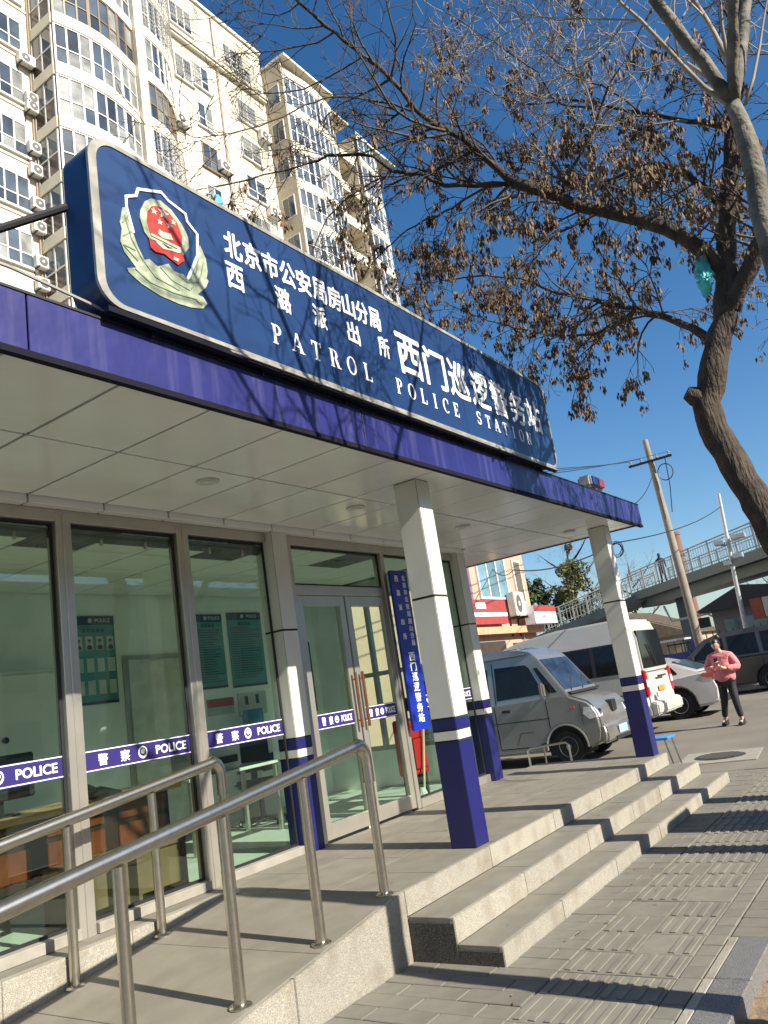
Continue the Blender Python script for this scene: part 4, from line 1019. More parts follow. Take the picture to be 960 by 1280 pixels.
for i in range(24): x = 46.8+i*.32; rb.prism([(9.15, 2.12), (13.7, 4.02), (13.7, 4.08), (9.15, 2.18)], 'x', x, x+.1)
rb.build('tile_ridges', MATS['tan_tile'], rf)
hut = empty('gable_shelter', (31, 2.9, G), 'dark grey shelter with low gable roof behind the railings', 'shelter')
MB().box(30, 34, 1.2, 4.3, G-.1, 2.55).build('wall', mat('shelter_wall', (0.19, 0.19, 0.18), .7, var=.1), hut)
MB().prism([(.6, 2.5), (4.75, 2.5), (4.75, 2.6), (2.95, 3.35), (.6, 2.95)], 'x', 29.6, 34.4).build('roof', mat('shelter_roof', (0.035, 0.035, 0.04), .6), hut)
MB().box(29.95, 29.999, 1.5, 3.9, .9, 2.1).build('window', m_sglass, hut)
fe_ = empty('iron_fence', (28, 2, G), 'black iron fence with spear points in front of the shelter', 'fence')
for i in range(48):
    y = -6+i*.25
    MB().tube([(28, y, G), (28, y, 1.62), (28, y, 1.75)], [.02, .02, .004], 5).build('bar', m_black, fe_)
for z in (.0, 1.4): MB().box(27.98, 28.02, -6, 5.8, z, z+.05).build('rail', m_black, fe_)
wl_ = MB().box(62, 62.3, -30, 60, G-.1, 2.4)
tag(wl_.build('boundary_wall', mat('far_wall', (0.30, 0.27, 0.24), .85, var=.15, scale=.5)), 'long plain grey boundary wall far beyond the footbridge', 'wall')

# ================================================================== poles and wires
up = empty('utility_pole', (26, 4.15, G), 'pale concrete utility pole with dark crossarm', 'pole')
m_pole = mat('pole_concrete', (0.23, 0.20, 0.16), .8, var=.15, scale=2)
MB().tube([(26, 4.05, G), (26, 4.15, 4), (26, 4.3, 9.2)], [.17, .15, .105], 12).build('post', m_pole, up, smooth=True)
MB().box(25.86, 25.94, 3.45, 5.1, 8.28, 8.36).build('crossarm', m_black, up)
for y in (3.55, 4.0, 4.6, 5.0): MB().lathe([(.03, 0), (.06, .03), (.03, .07), (.055, .1), (.02, .15)], (25.9, y, 8.36), 8).build('insulator', mat('insulator', (0.3, 0.26, 0.22), .3), up)
lp = MB(); lp.tube([(25.85, 3.8+.28*math.cos(a*.45), 7.75+.32*math.sin(a*.45)) for a in range(15)], .02, 5); lp.tube([(25.85, 3.7, 8.3), (25.84, 3.75, 7.2), (25.84, 3.9, 6.2)], .018, 5)
lp.build('cable_loop', m_black, up)
cpole = empty('camera_pole', (27.4, 2.6, G), 'slim pale pole carrying street cameras by the fence', 'pole')
MB().tube([(27.4, 2.75, G), (27.4, 2.62, 3.4), (27.4, 2.45, 6.7)], [.095, .08, .07], 10).build('post', mat('pale_pole', (0.48, 0.50, 0.50), .4, metal=.3, var=.1), cpole, smooth=True)
for y, z, l in ((2.12, 4.95, .5), (2.82, 4.85, .36), (2.3, 4.25, .36), (2.7, 4.05, .3)):
    c = MB().box(27.1, 27.4, y-l/2, y+l/2, z-.09, z+.09).build('camera', MATS['pale_pole'], cpole, bevel=.02); MB().tube([(27.4, 2.57, z-.12), (27.3, y, z-.1)], .03, 5).build('arm', m_alu, c)
MB().box(27.2, 27.5, 1.9, 2.3, 1.85, 2.6).build('box_red', mat('box_red', (0.34, 0.09, 0.04), .6), cpole, bevel=.01); MB().box(27.2, 27.5, 1.55, 1.88, 1.9, 2.6).build('box_pale', mat('box_pale', (0.55, 0.5, 0.4), .6), cpole, bevel=.01)
def wire(pts, sag, r, label, n=14):
    P = []
    for a, b in zip(pts[:-1], pts[1:]):
        a, b = Vector(a), Vector(b)
        for i in range(n+1):
            t = i/n; p = a+(b-a)*t; p.z -= sag*4*t*(1-t); P.append(p)
    tag(MB().tube(P, r, 4).build('overhead_wire', m_black), label, 'wire')
wire([(25.9, 5.0, 8.5), (3.0, 4.3, 4.5)], .15, .014, 'upper thin wire strung from the utility pole crossarm'); wire([(25.9, 4.6, 8.5), (3.0, 4.3, 4.35)], .2, .014, 'middle thin wire strung from the utility pole crossarm'); wire([(25.9, 3.55, 8.5), (3.0, 4.3, 4.2)], .3, .014, 'lower thin wire strung from the utility pole crossarm')
wire([(25.9, 4.2, 8.0), (6.2, 0.4, 3.25)], .5, .012, 'black cable sagging from the utility pole to the canopy corner')
wire([(27.4, 2.5, 6.2), (9, .96, 3.15), (14, 5.25, 3.8), (20.5, 9.0, 4.9)], .18, .016, 'thick cable from the camera pole past the canopy to the shop')
cl = MB(); crng = random.Random(4)
for k in range(3): cl.tube([(9+crng.uniform(-.03, .03), 1.0+(.085+.02*k)*math.cos(a*.42+k), 3.04+(.10+.02*k)*math.sin(a*.42+k)) for a in range(16)], .008, 4)
tag(cl.build('cable_coil', m_black), 'coil of black cable hanging from the wire by the canopy column', 'cable')
mst = MB().tube([(3.0, 4.3, 3.2), (3.0, 4.3, 4.6)], .03, 8)
tag(mst.build('service_mast', m_alu), 'thin steel service mast on the station roof behind the sign box', 'mast')
# signal mast under the bridge
sg = empty('signal_mast', (34, 5, G), 'white bent signal mast under the footbridge', 'mast')
MB().tube([(34, 4.9, G), (34, 5.0, 2.3), (34, 5.35, 2.6), (34, 7.0, 2.55), (34, 7.2, 3.3)], .06, 7).build('post', MATS['pale_pole'], sg, smooth=True); MB().box(33.8, 34.0, 5.3, 6.1, 2.0, 2.45).build('signal_box', m_black, sg)

# ================================================================== buildings across the street (seen only mirrored in the glass)
for x0, x1, h, lab in ((-34, -2, 13, 'grey office slab across the street'), (6.5, 80, 9.5, 'low tan block across the street')):
    b = empty('street_block', ((x0+x1)/2, -30, G), lab+' mirrored in the station glass', 'building')
    MB().box(x0, x1, -42, -30, G-.2, h).build('wall', mat('block_grey', (0.42, 0.43, 0.42), .8, var=.08), b)
    nx = int((x1-x0)/3.2)
    wme = MB().box(-.9, .9, -.001, .06, 0, 1.6).mesh('window', m_sglass)
    for i in range(nx):
        for j in range(int(h/3)): inst('window', wme, (x0+1.7+i*3.2, -30, 1.0+j*3), b)

# ================================================================== vehicles (local axes: nose at -Y, side towards -X is the near one)
m_tyre = mat('tyre_rubber', (0.018, 0.018, 0.018), .85, var=.2); m_rim = mat('wheel_rim', (0.42, 0.42, 0.41), .35, metal=.7, var=.1)
m_carglass = mat('car_glass', (0.010, 0.011, 0.012), .06, var=.2, spec=.35)
m_plastic = mat('black_plastic', (0.02, 0.02, 0.02), .5, var=.1); m_chrome = mat('chrome', (0.7, 0.7, 0.7), .15, metal=1, var=.05)
m_head = mat('headlamp', (0.62, 0.63, 0.62), .08, var=.15, scale=14, spec=.8); m_amber = mat('amber_lens', (0.55, 0.14, 0.04), .2); m_tail = mat('tail_lens', (0.50, 0.015, 0.02), .15, var=.1, spec=.7)
m_seam = mat('panel_gap', (0.012, 0.012, 0.012), .9, var=0)
def arch(cx, r, z0, zc, n=12):
    """points of a wheel arch round a wheel centre (cx, zc), walked towards +Y along the sill"""
    a0 = math.asin(max(-1, (z0-zc)/r))
    return [(cx-r*math.cos(a0+(math.pi-2*a0)*i/n), zc+r*math.sin(a0+(math.pi-2*a0)*i/n)) for i in range(n+1)]
def archr(c, k, z0): return list(reversed(arch(c, R*k, z0, R)))
class Car:
    def __init__(s, name, label, loc, rz, W, paint, group=None):
        s.r = empty(name, loc, label, 'van' if 'van' in name else 'car', group, rz=rz); s.W = W; s.paint = paint
    def part(s, mb, name, m, parent=None, bevel=0.0, smooth=False, seg=2): return mb.build(name, m, parent or s.r, bevel=bevel, smooth=smooth, local=True, seg=seg)
    def body(s, low, up, inset, belt, bevel=.05):
        """low: closed outline of the lower body (y,z); up: outline of the cabin, its first and last points lie on the belt"""
        W = s.W
        mb = MB().prism(low, 'x', -W, W)
        s.b = s.part(mb, 'body', s.paint, bevel=bevel, smooth=True, seg=3)
        zt = max(p[1] for p in up)
        f = lambda z: W-.012-inset*(max(0, z-belt))/(zt-belt)
        n = len(up); vs = [(-f(z), y, z) for y, z in up]+[(f(z), y, z) for y, z in up]
        fs = [tuple(range(n)), tuple(range(2*n-1, n-1, -1))]+[(i, (i+1) % n, n+(i+1) % n, n+i) for i in range(n)]
        s.c = s.part(MB().add(vs, fs), 'cabin', s.paint, bevel=bevel*1.3, smooth=True, seg=4)
        s.f = f
    def side(s, poly, out, name, m, parent=None, both=True):
        """thin panel lying on the side of the cabin or body"""
        for sg in ((-1, 1) if both else (-1,)):
            mb = MB(); n = len(poly)
            fx = lambda z: s.f(z) if z > s.beltz else s.W
            vs = [(sg*(fx(z)+out), y, z) for y, z in poly]+[(sg*(fx(z)-.02), y, z) for y, z in poly]
            mb.add(vs, [tuple(range(n)), tuple(range(2*n-1, n-1, -1))]+[(i, (i+1) % n, n+(i+1) % n, n+i) for i in range(n)])
            s.part(mb, name, m, parent)
    def across(s, a, b, w0, w1, out, name, m, parent=None):
        """panel across the width between two profile points a (lower) and b (upper)"""
        a, b = Vector(a), Vector(b); d = (b-a).normalized(); nn = Vector((-d.y, d.x))
        if nn.y < 0: nn = -nn
        if abs(d.x) < .15: nn = Vector((-1, 0)) if a.x < s.mid else Vector((1, 0))
        P = [(-w0, a), (w0, a), (w1, b), (-w1, b)]
        vs = [(x, (p+nn*out).x, (p+nn*out).y) for x, p in P]+[(x, (p-nn*.02).x, (p-nn*.02).y) for x, p in P]
        return s.part(MB().add(vs, [(0,1,2,3), (7,6,5,4), (0,4,5,1), (1,5,6,2), (2,6,7,3), (3,7,4,0)]), name, m, parent)
    def wheels(s, ys, r, wd=.2, spokes=8):
        for y in ys:
            for sg in (-1, 1):
                x = sg*(s.W-.03-wd/2)
                t = s.part(MB().lathe([(r*.62, -wd/2), (r*.95, -wd/2), (r, -wd/2+.03), (r, wd/2-.03), (r*.95, wd/2), (r*.62, wd/2)], (x, y, r), 26, 'x'), 'wheel', m_tyre, smooth=True)
                s.part(MB().lathe([(r*.63, 0), (r*.60, sg*.012), (r*.5, sg*-.02), (r*.18, sg*.0), (r*.14, sg*.02)], (x+sg*(wd/2-.005), y, r), 20, 'x'), 'rim', m_rim, t, smooth=True)
                hb = MB()
                for k in range(spokes):
                    a = 2*math.pi*k/spokes; hb.lathe([(r*.07, 0), (r*.07, sg*.004)], (x+sg*(wd/2+.002), y+r*.4*math.cos(a), r+r*.4*math.sin(a)), 8, 'x')
                s.part(hb, 'rim_hole', m_plastic, t)
                s.part(MB().prism(arch(y, r*1.34, .16, r), 'x', sg*(s.W-.26)-.2, sg*(s.W-.26)+.2), 'wheel_well', m_dark)
    def seam(s, pts, both=False, out=.003, w=.017):
        mb = MB()
        for sg in ((-1, 1) if both else (-1,)):
            for a, b in zip(pts[:-1], pts[1:]):
                fx = lambda z: s.f(z) if z > s.beltz else s.W
                d = Vector((b[0]-a[0], b[1]-a[1])).normalized(); n = Vector((-d.y, d.x))*w/2
                q = [(a[0]+n.x, a[1]+n.y), (a[0]-n.x, a[1]-n.y), (b[0]-n.x, b[1]-n.y), (b[0]+n.x, b[1]+n.y)]
                vs = [(sg*(fx(z)+out), y, z) for y, z in q]+[(sg*(fx(z)-.01), y, z) for y, z in q]
                mb.add(vs, [(0,1,2,3), (7,6,5,4), (0,4,5,1), (1,5,6,2), (2,6,7,3), (3,7,4,0)])
        return s.part(mb, 'panel_seam', m_seam)

# ---- silver microvan, nose towards the street
m_silver = mat('silver_paint', (0.30, 0.295, 0.275), .27, metal=.6, var=.06, scale=1.5, coat=.6, stain=.35, stcol=(0.17, 0.15, 0.12), stscale=(1.5, 1.5, 3))
v = Car('minivan', 'small silver minivan parked nose out beside the steps', (9.83, 1.93, G), .0, .79, m_silver)
v.mid = 1.9; v.beltz = 1.10
R = .285; WF, WRr = .66, 3.0
low = [(.02, .36), (-.02, .50), (.0, .72), (.05, .90), (.16, 1.02), (.52, 1.17), (.80, 1.19), (3.74, 1.12), (3.81, .95), (3.83, .40), (3.75, .30)]+archr(WRr, 1.30, .22)+archr(WF, 1.30, .22)+[(.22, .24), (.08, .28)]
up = [(.46, 1.10), (.52, 1.20), (.98, 1.86), (1.12, 2.0), (1.5, 2.09), (3.3, 2.10), (3.66, 2.02), (3.79, 1.12), (3.79, 1.10)]
v.body(low, up, .12, 1.10, .045)
v.side([(.93, 1.23), (1.16, 1.72), (1.24, 1.78), (1.86, 1.80), (1.88, 1.21)], .006, 'front_window', m_carglass)
v.side([(.68, 1.23), (.84, 1.23), (1.07, 1.70), (1.0, 1.70)], .006, 'quarter_window', m_carglass)
v.side([(2.02, 1.21), (2.02, 1.80), (2.85, 1.80), (2.87, 1.21)], .006, 'middle_window', m_carglass)
v.side([(2.97, 1.21), (2.95, 1.80), (3.5, 1.79), (3.6, 1.22)], .006, 'rear_window', m_carglass)
v.across((.555, 1.25), (.965, 1.83), .70, .62, .012, 'windscreen', mat('screen_glass', (0.02, 0.03, 0.05), .05, var=.5, scale=3, spec=.4))
v.part(MB().tube([(-.45, .53, 1.22), (-.2, .62, 1.36), (.05, .70, 1.47)], .011, 5), 'wiper', m_plastic); v.part(MB().tube([(.1, .53, 1.22), (.35, .62, 1.36), (.55, .70, 1.47)], .011, 5), 'wiper', m_plastic)
v.part(MB().box(-.70, .70, .44, .545, 1.165, 1.205), 'cowl', m_plastic)
for sg in (-1, 1):
    v.part(MB().prism([(.0, .70), (.01, .80), (.08, .93), (.26, .95), (.30, .80), (.18, .68)], 'x', sg*.80-.25*(sg > 0), sg*.80+.25*(sg < 0)), 'headlight', m_head, bevel=.03, smooth=True)
    v.part(MB().lathe([(.06, -.012), (.055, -.03), (.02, -.034)], (sg*.66, .03, .81), 14, 'y'), 'reflector', m_chrome)
    mr = v.part(MB().box(sg*.88-.065, sg*.88+.065, .86, .95, 1.16, 1.42), 'mirror', m_silver, bevel=.03, smooth=True)
    v.part(MB().box(sg*.80-.05, sg*.80+.05, .9, .93, 1.18, 1.22), 'mirror_arm', m_plastic, mr)
    v.part(MB().prism([(-.04, .38), (-.052, .44), (-.04, .50), (.1, .5), (.1, .38)], 'x', sg*.56-.13, sg*.56+.13), 'fog_lamp', m_plastic, bevel=.01)
    v.part(MB().lathe([(.045, -.02), (.04, -.03), (.02, -.035)], (sg*.56, -.045, .44), 12, 'y'), 'fog_lens', m_head)
    v.part(MB().box(sg*.79-.008, sg*.79+.008, .40, .48, .92, .96), 'side_repeater', m_amber, bevel=.003)
    v.part(MB().box(sg*.795-.014, sg*.795+.014, 1.64, 1.80, .98, 1.03), 'door_handle', m_plastic, bevel=.008)
    v.part(MB().box(sg*.70-.07, sg*.70+.07, 3.77, 3.84, .75, 1.5), 'tail_light', m_tail, bevel=.02)
    for c in (WF, WRr):
        v.part(MB().tube([(sg*.79, y, z) for y, z in arch(c, R*1.34, .26, R, 16)], .022, 6), 'arch_lip', m_silver, smooth=True)
gr = v.part(MB().prism(rounded(-.11, .11, .76, .96, .05, 4), 'y', -.025, .2), 'grille', m_plastic)
for k in range(5): v.part(MB().box(-.09+k*.04, -.075+k*.04, -.034, -.024, .78, .94), 'grille_bar', m_chrome, gr)
v.part(MB().prism([(-.06, .28), (-.09, .38), (-.07, .58), (.05, .62), (.05, .27)], 'x', -.76, .76), 'bumper', m_silver, bevel=.04, smooth=True, seg=3)
v.part(MB().box(-.36, .36, -.098, -.08, .29, .35), 'intake', m_plastic)
v.part(MB().box(-.22, .22, -.112, -.096, .38, .52), 'number_plate', mat('plate_blue', (0.30, 0.40, 0.62), .4, var=.05), bevel=.004)
v.wheels((WF, WRr), R, .19)
v.seam([(.92, .62), (.92, 1.10)]); v.seam([(1.95, .36), (1.95, 1.10)]); v.seam([(1.04, .40), (1.2, .34), (1.95, .34)]); v.seam([(.9, .80), (3.72, .80)], w=.014); v.seam([(2.92, .72), (2.92, 1.10)]); v.seam([(1.25, .60), (1.5, .60), (1.6, .40)], w=.008); v.seam([(1.91, 1.13), (1.91, 1.9)]); v.seam([(.3, .62), (.3, .98)], w=.008)
for x in (-.38, -.13, .13, .38): v.part(MB().prism([(1.15, 2.0), (1.5, 2.102), (3.2, 2.112), (3.2, 2.09), (1.5, 2.08), (1.15, 1.98)], 'x', x-.05, x+.05), 'roof_rib', m_silver, bevel=.008)
v.part(MB().prism([(1.2, 1.96), (1.2, 1.985), (3.6, 1.985), (3.6, 1.96)], 'x', -.74, .74), 'rain_gutter', m_silver, bevel=.005)

# ---- tall white van, tail towards the street
m_wvan = mat('van_white', (0.50, 0.485, 0.44), .3, var=.05, scale=1.2, coat=.5, stain=.2, stcol=(0.45, 0.41, 0.34), stscale=(.8, .8, 2))
v = Car('high_roof_van', 'large white high roof van behind the silver minivan, tail to the street', (13.45, 7.5, G), 0, .95, m_wvan)
v.mid = 2.7; v.beltz = 1.28; R = .34
Lq = 5.4
def arc2(c): return archr(c, 1.25, .3)
low = [(.0, .45), (-.02, .7), (.05, 1.0), (.35, 1.2), (1.0, 1.28), (5.38, 1.28), (5.42, .6), (5.46, .5), (5.44, .34)]+arc2(4.2)+arc2(1.05)+[(.3, .3), (.08, .34)]
# the nose is at -Y in local axes: turn the van round so that the tail meets the street
v.r.rotation_euler.z = math.pi; WM[v.r.name] = Matrix.Translation((13.45, 7.5, G)) @ Matrix.Rotation(math.pi, 4, 'Z')
up = [(.9, 1.24), (1.0, 1.32), (1.55, 1.98), (1.85, 2.12), (2.6, 2.34), (3.6, 2.45), (5.0, 2.46), (5.24, 2.4), (5.36, 2.0), (5.385, 1.3), (5.385, 1.24)]
v.body(low, up, .14, 1.28, .06)
for a, b in ((1.75, 2.35), (2.45, 3.35), (3.45, 4.3), (4.4, 5.15)):
    v.side([(a, 1.33), (a+(.15 if a < 2 else 0), 1.93), (b, 1.93), (b, 1.33)], .006, 'side_window', m_carglass)
v.side([(1.66, 1.30), (1.84, 1.96), (5.2, 1.96), (5.2, 1.30)], .003, 'window_band', m_plastic)
v.across((5.385, 1.36), (5.35, 2.16), .83, .76, .02, 'rear_window', m_carglass); v.across((1.05, 1.38), (1.55, 1.96), .84, .78, .012, 'windscreen', m_carglass)
for sg in (-1, 1):
    tl = v.part(MB().box(sg*.89-.075, sg*.89+.075, 5.34, 5.425, .78, 1.32), 'tail_light', m_tail, bevel=.02)
    v.part(MB().box(sg*.89-.072, sg*.89+.072, 5.42, 5.43, .97, 1.12), 'reverse_lens', m_head, tl)
    v.part(MB().box(sg*.60-.07, sg*.60+.07, -.04, .2, .78, 1.0), 'headlight', m_head, bevel=.03)
    v.part(MB().box(sg*1.04-.07, sg*1.04+.07, 1.2, 1.3, 1.25, 1.6), 'mirror', m_plastic, bevel=.03)
v.part(MB().prism([(5.40, .36), (5.55, .40), (5.56, .62), (5.42, .68)], 'x', -.93, .93), 'rear_bumper', m_wvan, bevel=.03, smooth=True)
v.part(MB().box(-.22, .22, 5.425, 5.435, .84, .95), 'number_plate', mat('plate_yellow', (0.4, 0.22, 0.05), .5), bevel=.003)
v.part(MB().tube([(-.35, 5.46, 1.15), (.2, 5.46, 1.15)], .02, 6), 'tailgate_handle', m_plastic); v.part(MB().tube([(.0, 5.43, 1.40), (.3, 5.41, 1.85)], .014, 5), 'rear_wiper', m_plastic)
v.wheels((1.05, 4.2), R, .22)
for sg in (1,): v.seam([(2.4, .5), (2.4, 1.27)], True); v.seam([(3.4, .5), (3.4, 1.27)], True); v.seam([(.6, .86), (5.2, .86)], True, w=.02)

# ---- white sedan behind it
m_wcar = mat('sedan_white', (0.55, 0.54, 0.51), .22, var=.03, coat=.7)
v = Car('sedan_car', 'white sedan with red wrap round tail lamp beyond the tall van', (16.55, 6.05, G), 0, .90, m_wcar)
v.r.rotation_euler.z = math.pi; WM[v.r.name] = Matrix.Translation((16.55, 6.05, G)) @ Matrix.Rotation(math.pi, 4, 'Z')
v.mid = 2.3; v.beltz = .93; R = .335
def arc3(c): return archr(c, 1.2, .24)
low = [(.0, .40), (-.02, .6), (.1, .74), (1.2, .90), (2.4, .94), (3.7, 1.0), (4.45, 1.08), (4.62, 1.04), (4.60, .85), (4.66, .62), (4.62, .36), (4.5, .26)]+arc3(3.65)+arc3(.9)+[(.3, .22), (.08, .26)]
up = [(1.15, .88), (1.25, .94), (2.05, 1.40), (2.6, 1.49), (3.2, 1.46), (3.7, 1.30), (4.25, 1.07), (4.3, .9)]
v.body(low, up, .2, .93, .06)
v.side([(1.55, .99), (2.12, 1.36), (2.62, 1.42), (2.7, 1.0)], .006, 'front_window', m_carglass); v.side([(2.76, 1.0), (2.72, 1.42), (3.2, 1.40), (3.62, 1.22), (3.75, 1.06)], .006, 'rear_side_window', m_carglass)
v.across((4.2, 1.10), (3.62, 1.36), .62, .58, .012, 'rear_window', mat('rear_glass', (0.05, 0.08, 0.12), .05, spec=.8)); v.across((1.3, .98), (2.05, 1.38), .66, .6, .012, 'windscreen', m_carglass)
for sg in (-1, 1):
    v.part(MB().prism([(4.22, .95), (4.35, 1.02), (4.63, .99), (4.645, .86), (4.45, .86)], 'x', sg*.91-.28*(sg > 0), sg*.91+.28*(sg < 0)), 'tail_light', m_tail, bevel=.02, smooth=True)
    v.part(MB().box(sg*.7-.15, sg*.7+.15, 0, .2, .62, .74), 'headlight', m_head, bevel=.02); v.part(MB().box(sg*.96-.08, sg*.96+.08, 1.6, 1.72, .98, 1.1), 'mirror', m_wcar, bevel=.03)
v.part(MB().box(-.7, .7, 4.55, 4.69, .28, .45), 'rear_bumper', m_plastic, bevel=.03); v.part(MB().box(-.22, .22, 4.645, 4.66, .66, .79), 'number_plate', MATS['plate_blue'])
v.wheels((.9, 3.65), R, .21, 10); v.seam([(2.72, .3), (2.74, .95)], True); v.seam([(3.3, .35), (3.75, .95)], True)

# ---- dark grey people carrier across the lot
m_grey = mat('dark_grey_paint', (0.075, 0.069, 0.059), .3, metal=.3, var=.06, coat=.6)
v = Car('people_carrier_van', 'dark grey people carrier standing side on beyond the walking person', (23.5, 5.35, G), 0, .92, m_grey)
v.r.rotation_euler.z = math.pi; WM[v.r.name] = Matrix.Translation((23.5, 5.35, G)) @ Matrix.Rotation(math.pi, 4, 'Z')
v.mid = 2.4; v.beltz = 1.12; R = .34
low = [(.0, .42), (-.02, .7), (.1, .85), (.5, 1.0), (1.3, 1.12), (4.9, 1.14), (5.0, .8), (5.02, .5), (4.95, .3)]+archr(3.95, 1.2, .26)+archr(.98, 1.2, .26)+[(.3, .26), (.08, .3)]
up = [(1.25, 1.08), (1.35, 1.16), (2.15, 1.78), (2.6, 1.92), (3.4, 1.96), (4.6, 1.93), (4.85, 1.8), (4.95, 1.2), (4.95, 1.08)]
v.body(low, up, .16, 1.12, .06)
for q in ([(1.65, 1.17), (2.25, 1.68), (2.75, 1.78), (2.78, 1.18)], [(2.9, 1.18), (2.88, 1.79), (3.75, 1.81), (3.78, 1.18)], [(3.9, 1.19), (3.88, 1.8), (4.6, 1.78), (4.75, 1.22)]): v.side(q, .006, 'side_window', m_carglass)
v.across((1.4, 1.22), (2.12, 1.76), .78, .7, .012, 'windscreen', m_carglass)
for sg in (-1, 1):
    v.part(MB().box(sg*1.02-.09, sg*1.02+.09, 1.7, 1.82, 1.18, 1.34), 'mirror', m_grey, bevel=.03); v.part(MB().box(sg*.72-.15, sg*.72+.15, .0, .2, .72, .88), 'headlight', m_head, bevel=.02); v.part(MB().box(sg*.8-.1, sg*.8+.1, 4.95, 5.03, .95, 1.3), 'tail_light', m_tail)
v.wheels((.98, 3.95), R, .22, 10); v.seam([(1.75, .35), (1.75, 1.1)], True); v.seam([(2.83, .32), (2.83, 1.1)], True); v.seam([(3.82, .32), (3.82, 1.1)], True)

# ---- small blue truck beyond
tk = empty('cargo_tricycle', (27, 5.4, G), 'blue three wheeled cargo cart with a pale canopy behind the sedan', 'cargo cart')
m_tblue = mat('truck_blue', (0.02, 0.045, 0.20), .45, var=.1)
MB().box(26.4, 27.6, 4.6, 6.4, .3, 1.1).build('cargo_box', m_tblue, tk, bevel=.02); MB().box(26.45, 27.55, 4.7, 6.3, 1.55, 1.62).build('canopy', mat('canopy_pale', (0.45, 0.52, 0.58), .5), tk)
MB().prism([(3.9, .1), (4.55, .1), (4.55, 1.5), (4.25, 1.45), (4.0, .8)], 'x', 26.5, 27.5).build('cab', m_tblue, tk, bevel=.03)
for x in (26.5, 27.5):
    for y in (4.75, 6.25): MB().box(x-.02, x+.02, y-.02, y+.02, 1.1, 1.55).build('post', m_black, tk)
for x, y in ((26.42, 5.9), (27.58, 5.9), (27, 4.2)): MB().lathe([(.1, -.06), (.3, -.06), (.3, .06), (.1, .06)], (x, y, G+.3), 16, 'x').build('wheel', m_tyre, tk)

# ================================================================== low hoop rack, blue chair
hp = empty('hoop_rack', (8.4, 2.65, G), 'low bent steel hoop barrier on the lot in front of the minivan', 'barrier')
MB().tube([(8.4, 3.05, G), (8.4, 3.05, -.06), (8.4, 3.0, -.02), (8.4, 2.7, .0), (8.4, 2.35, .02), (8.4, 2.3, -.02), (8.4, 2.3, G)], .018, 8).build('hoop', m_steel, hp, smooth=True)
MB().tube([(8.4, 2.75, -.01), (8.4, 2.75, G)], .014, 6).build('upright', m_steel, hp); MB().tube([(8.15, 2.85, G+.02), (8.4, 2.85, G+.02), (8.65, 2.85, G+.02)], .016, 6).build('foot', m_steel, hp)
bc = empty('blue_chair', (7.05, .62, G), 'blue plastic chair on thin steel legs behind the corner column', 'chair')
m_bpl = mat('chair_blue', (0.04, 0.24, 0.55), .35, var=.06)
zs = G+.47
MB().box(6.85, 7.25, .20, .62, zs, zs+.03).build('seat', m_bpl, bc, bevel=.012)
MB().prism([(.60, zs+.06), (.63, zs+.06), (.72, zs+.30), (.69, zs+.30)], 'x', 6.87, 7.23).build('backrest', m_bpl, bc, bevel=.01)
for x in (6.88, 7.22):
    MB().tube([(x, .26, zs), (x, .18, G)], .011, 6).build('leg', m_steel, bc); MB().tube([(x, .71, zs+.29), (x, .60, zs), (x, .68, G)], .011, 6).build('leg', m_steel, bc)

# ================================================================== person in the pink jacket
def skin(name, verts, edges, m, parent, root=0, sub=2):
    me = bpy.data.meshes.new(name); me.from_pydata([v[0] for v in verts], edges, [])
    o = bpy.data.objects.new(name, me); COL.objects.link(o)
    md = o.modifiers.new('skin', 'SKIN'); md.use_smooth_shade = True; md.branch_smoothing = .6
    sv = me.skin_vertices[0].data
    for i, v in enumerate(verts):
        r = v[1]; sv[i].radius = r if hasattr(r, '__len__') else (r, r); sv[i].use_root = (i == root)
    ss = o.modifiers.new('sub', 'SUBSURF'); ss.levels = sub; ss.render_levels = sub
    dg = bpy.context.evaluated_depsgraph_get(); dg.update()
    m2 = bpy.data.meshes.new_from_object(o.evaluated_get(dg)); m2.name = name
    bpy.data.objects.remove(o); m2.materials.clear(); m2.materials.append(m)
    for p in m2.polygons: p.use_smooth = True
    return m2
pm = empty('person', (12.9, .62, G), 'person in pink jacket and black trousers looking down at a phone', 'person', rz=math.radians(-98))
m_skin = mat('skin', (0.50, 0.30, 0.22), .5, var=.05); m_jacket = mat('pink_jacket', (0.60, 0.19, 0.195), .75, var=.12, scale=9, bump=.8, bscale=14, bdist=.03); m_trous = mat('black_trousers', (0.015, 0.015, 0.018), .7, var=.1); m_hair = mat('black_hair', (0.012, 0.010, 0.009), .45, var=.1)
# local axes: the figure faces -Y... legs astride, hands at the chest
H = 1.74
pel = (0, 0, .93)
lk, rk = (.11, -.03, .50), (-.13, .03, .50); la, ra = (.13, .02, .09), (-.25, .16, .10)
V = [(pel, .13), ((0, .0, 1.10), (.13, .10)), ((0, .01, 1.30), (.155, .105)), ((0, .0, 1.42), (.09, .075)), ((0, -.02, 1.50), .05), ((0, -.05, 1.56), .055),
     ((.095, 0, .86), .085), (lk, .058), (la, .040), ((.13, -.10, .05), .032),
     ((-.095, 0, .86), .085), (rk, .058), (ra, .040), ((-.28, .05, .055), .032),
     ((.19, .01, 1.38), .06), ((.25, .0, 1.10), .045), ((.10, -.25, 1.14), .032), ((.06, -.29, 1.18), .028),
     ((-.19, .01, 1.38), .06), ((-.25, .0, 1.10), .045), ((-.07, -.25, 1.17), .032), ((-.03, -.29, 1.21), .028)]
E_ = [(0,1),(1,2),(2,3),(3,4),(4,5),(0,6),(6,7),(7,8),(8,9),(0,10),(10,11),(11,12),(12,13),(3,14),(14,15),(15,16),(16,17),(3,18),(18,19),(19,20),(20,21)]
me = skin('body', V, E_, m_skin, pm)
bm = bmesh.new(); bm.from_mesh(me)
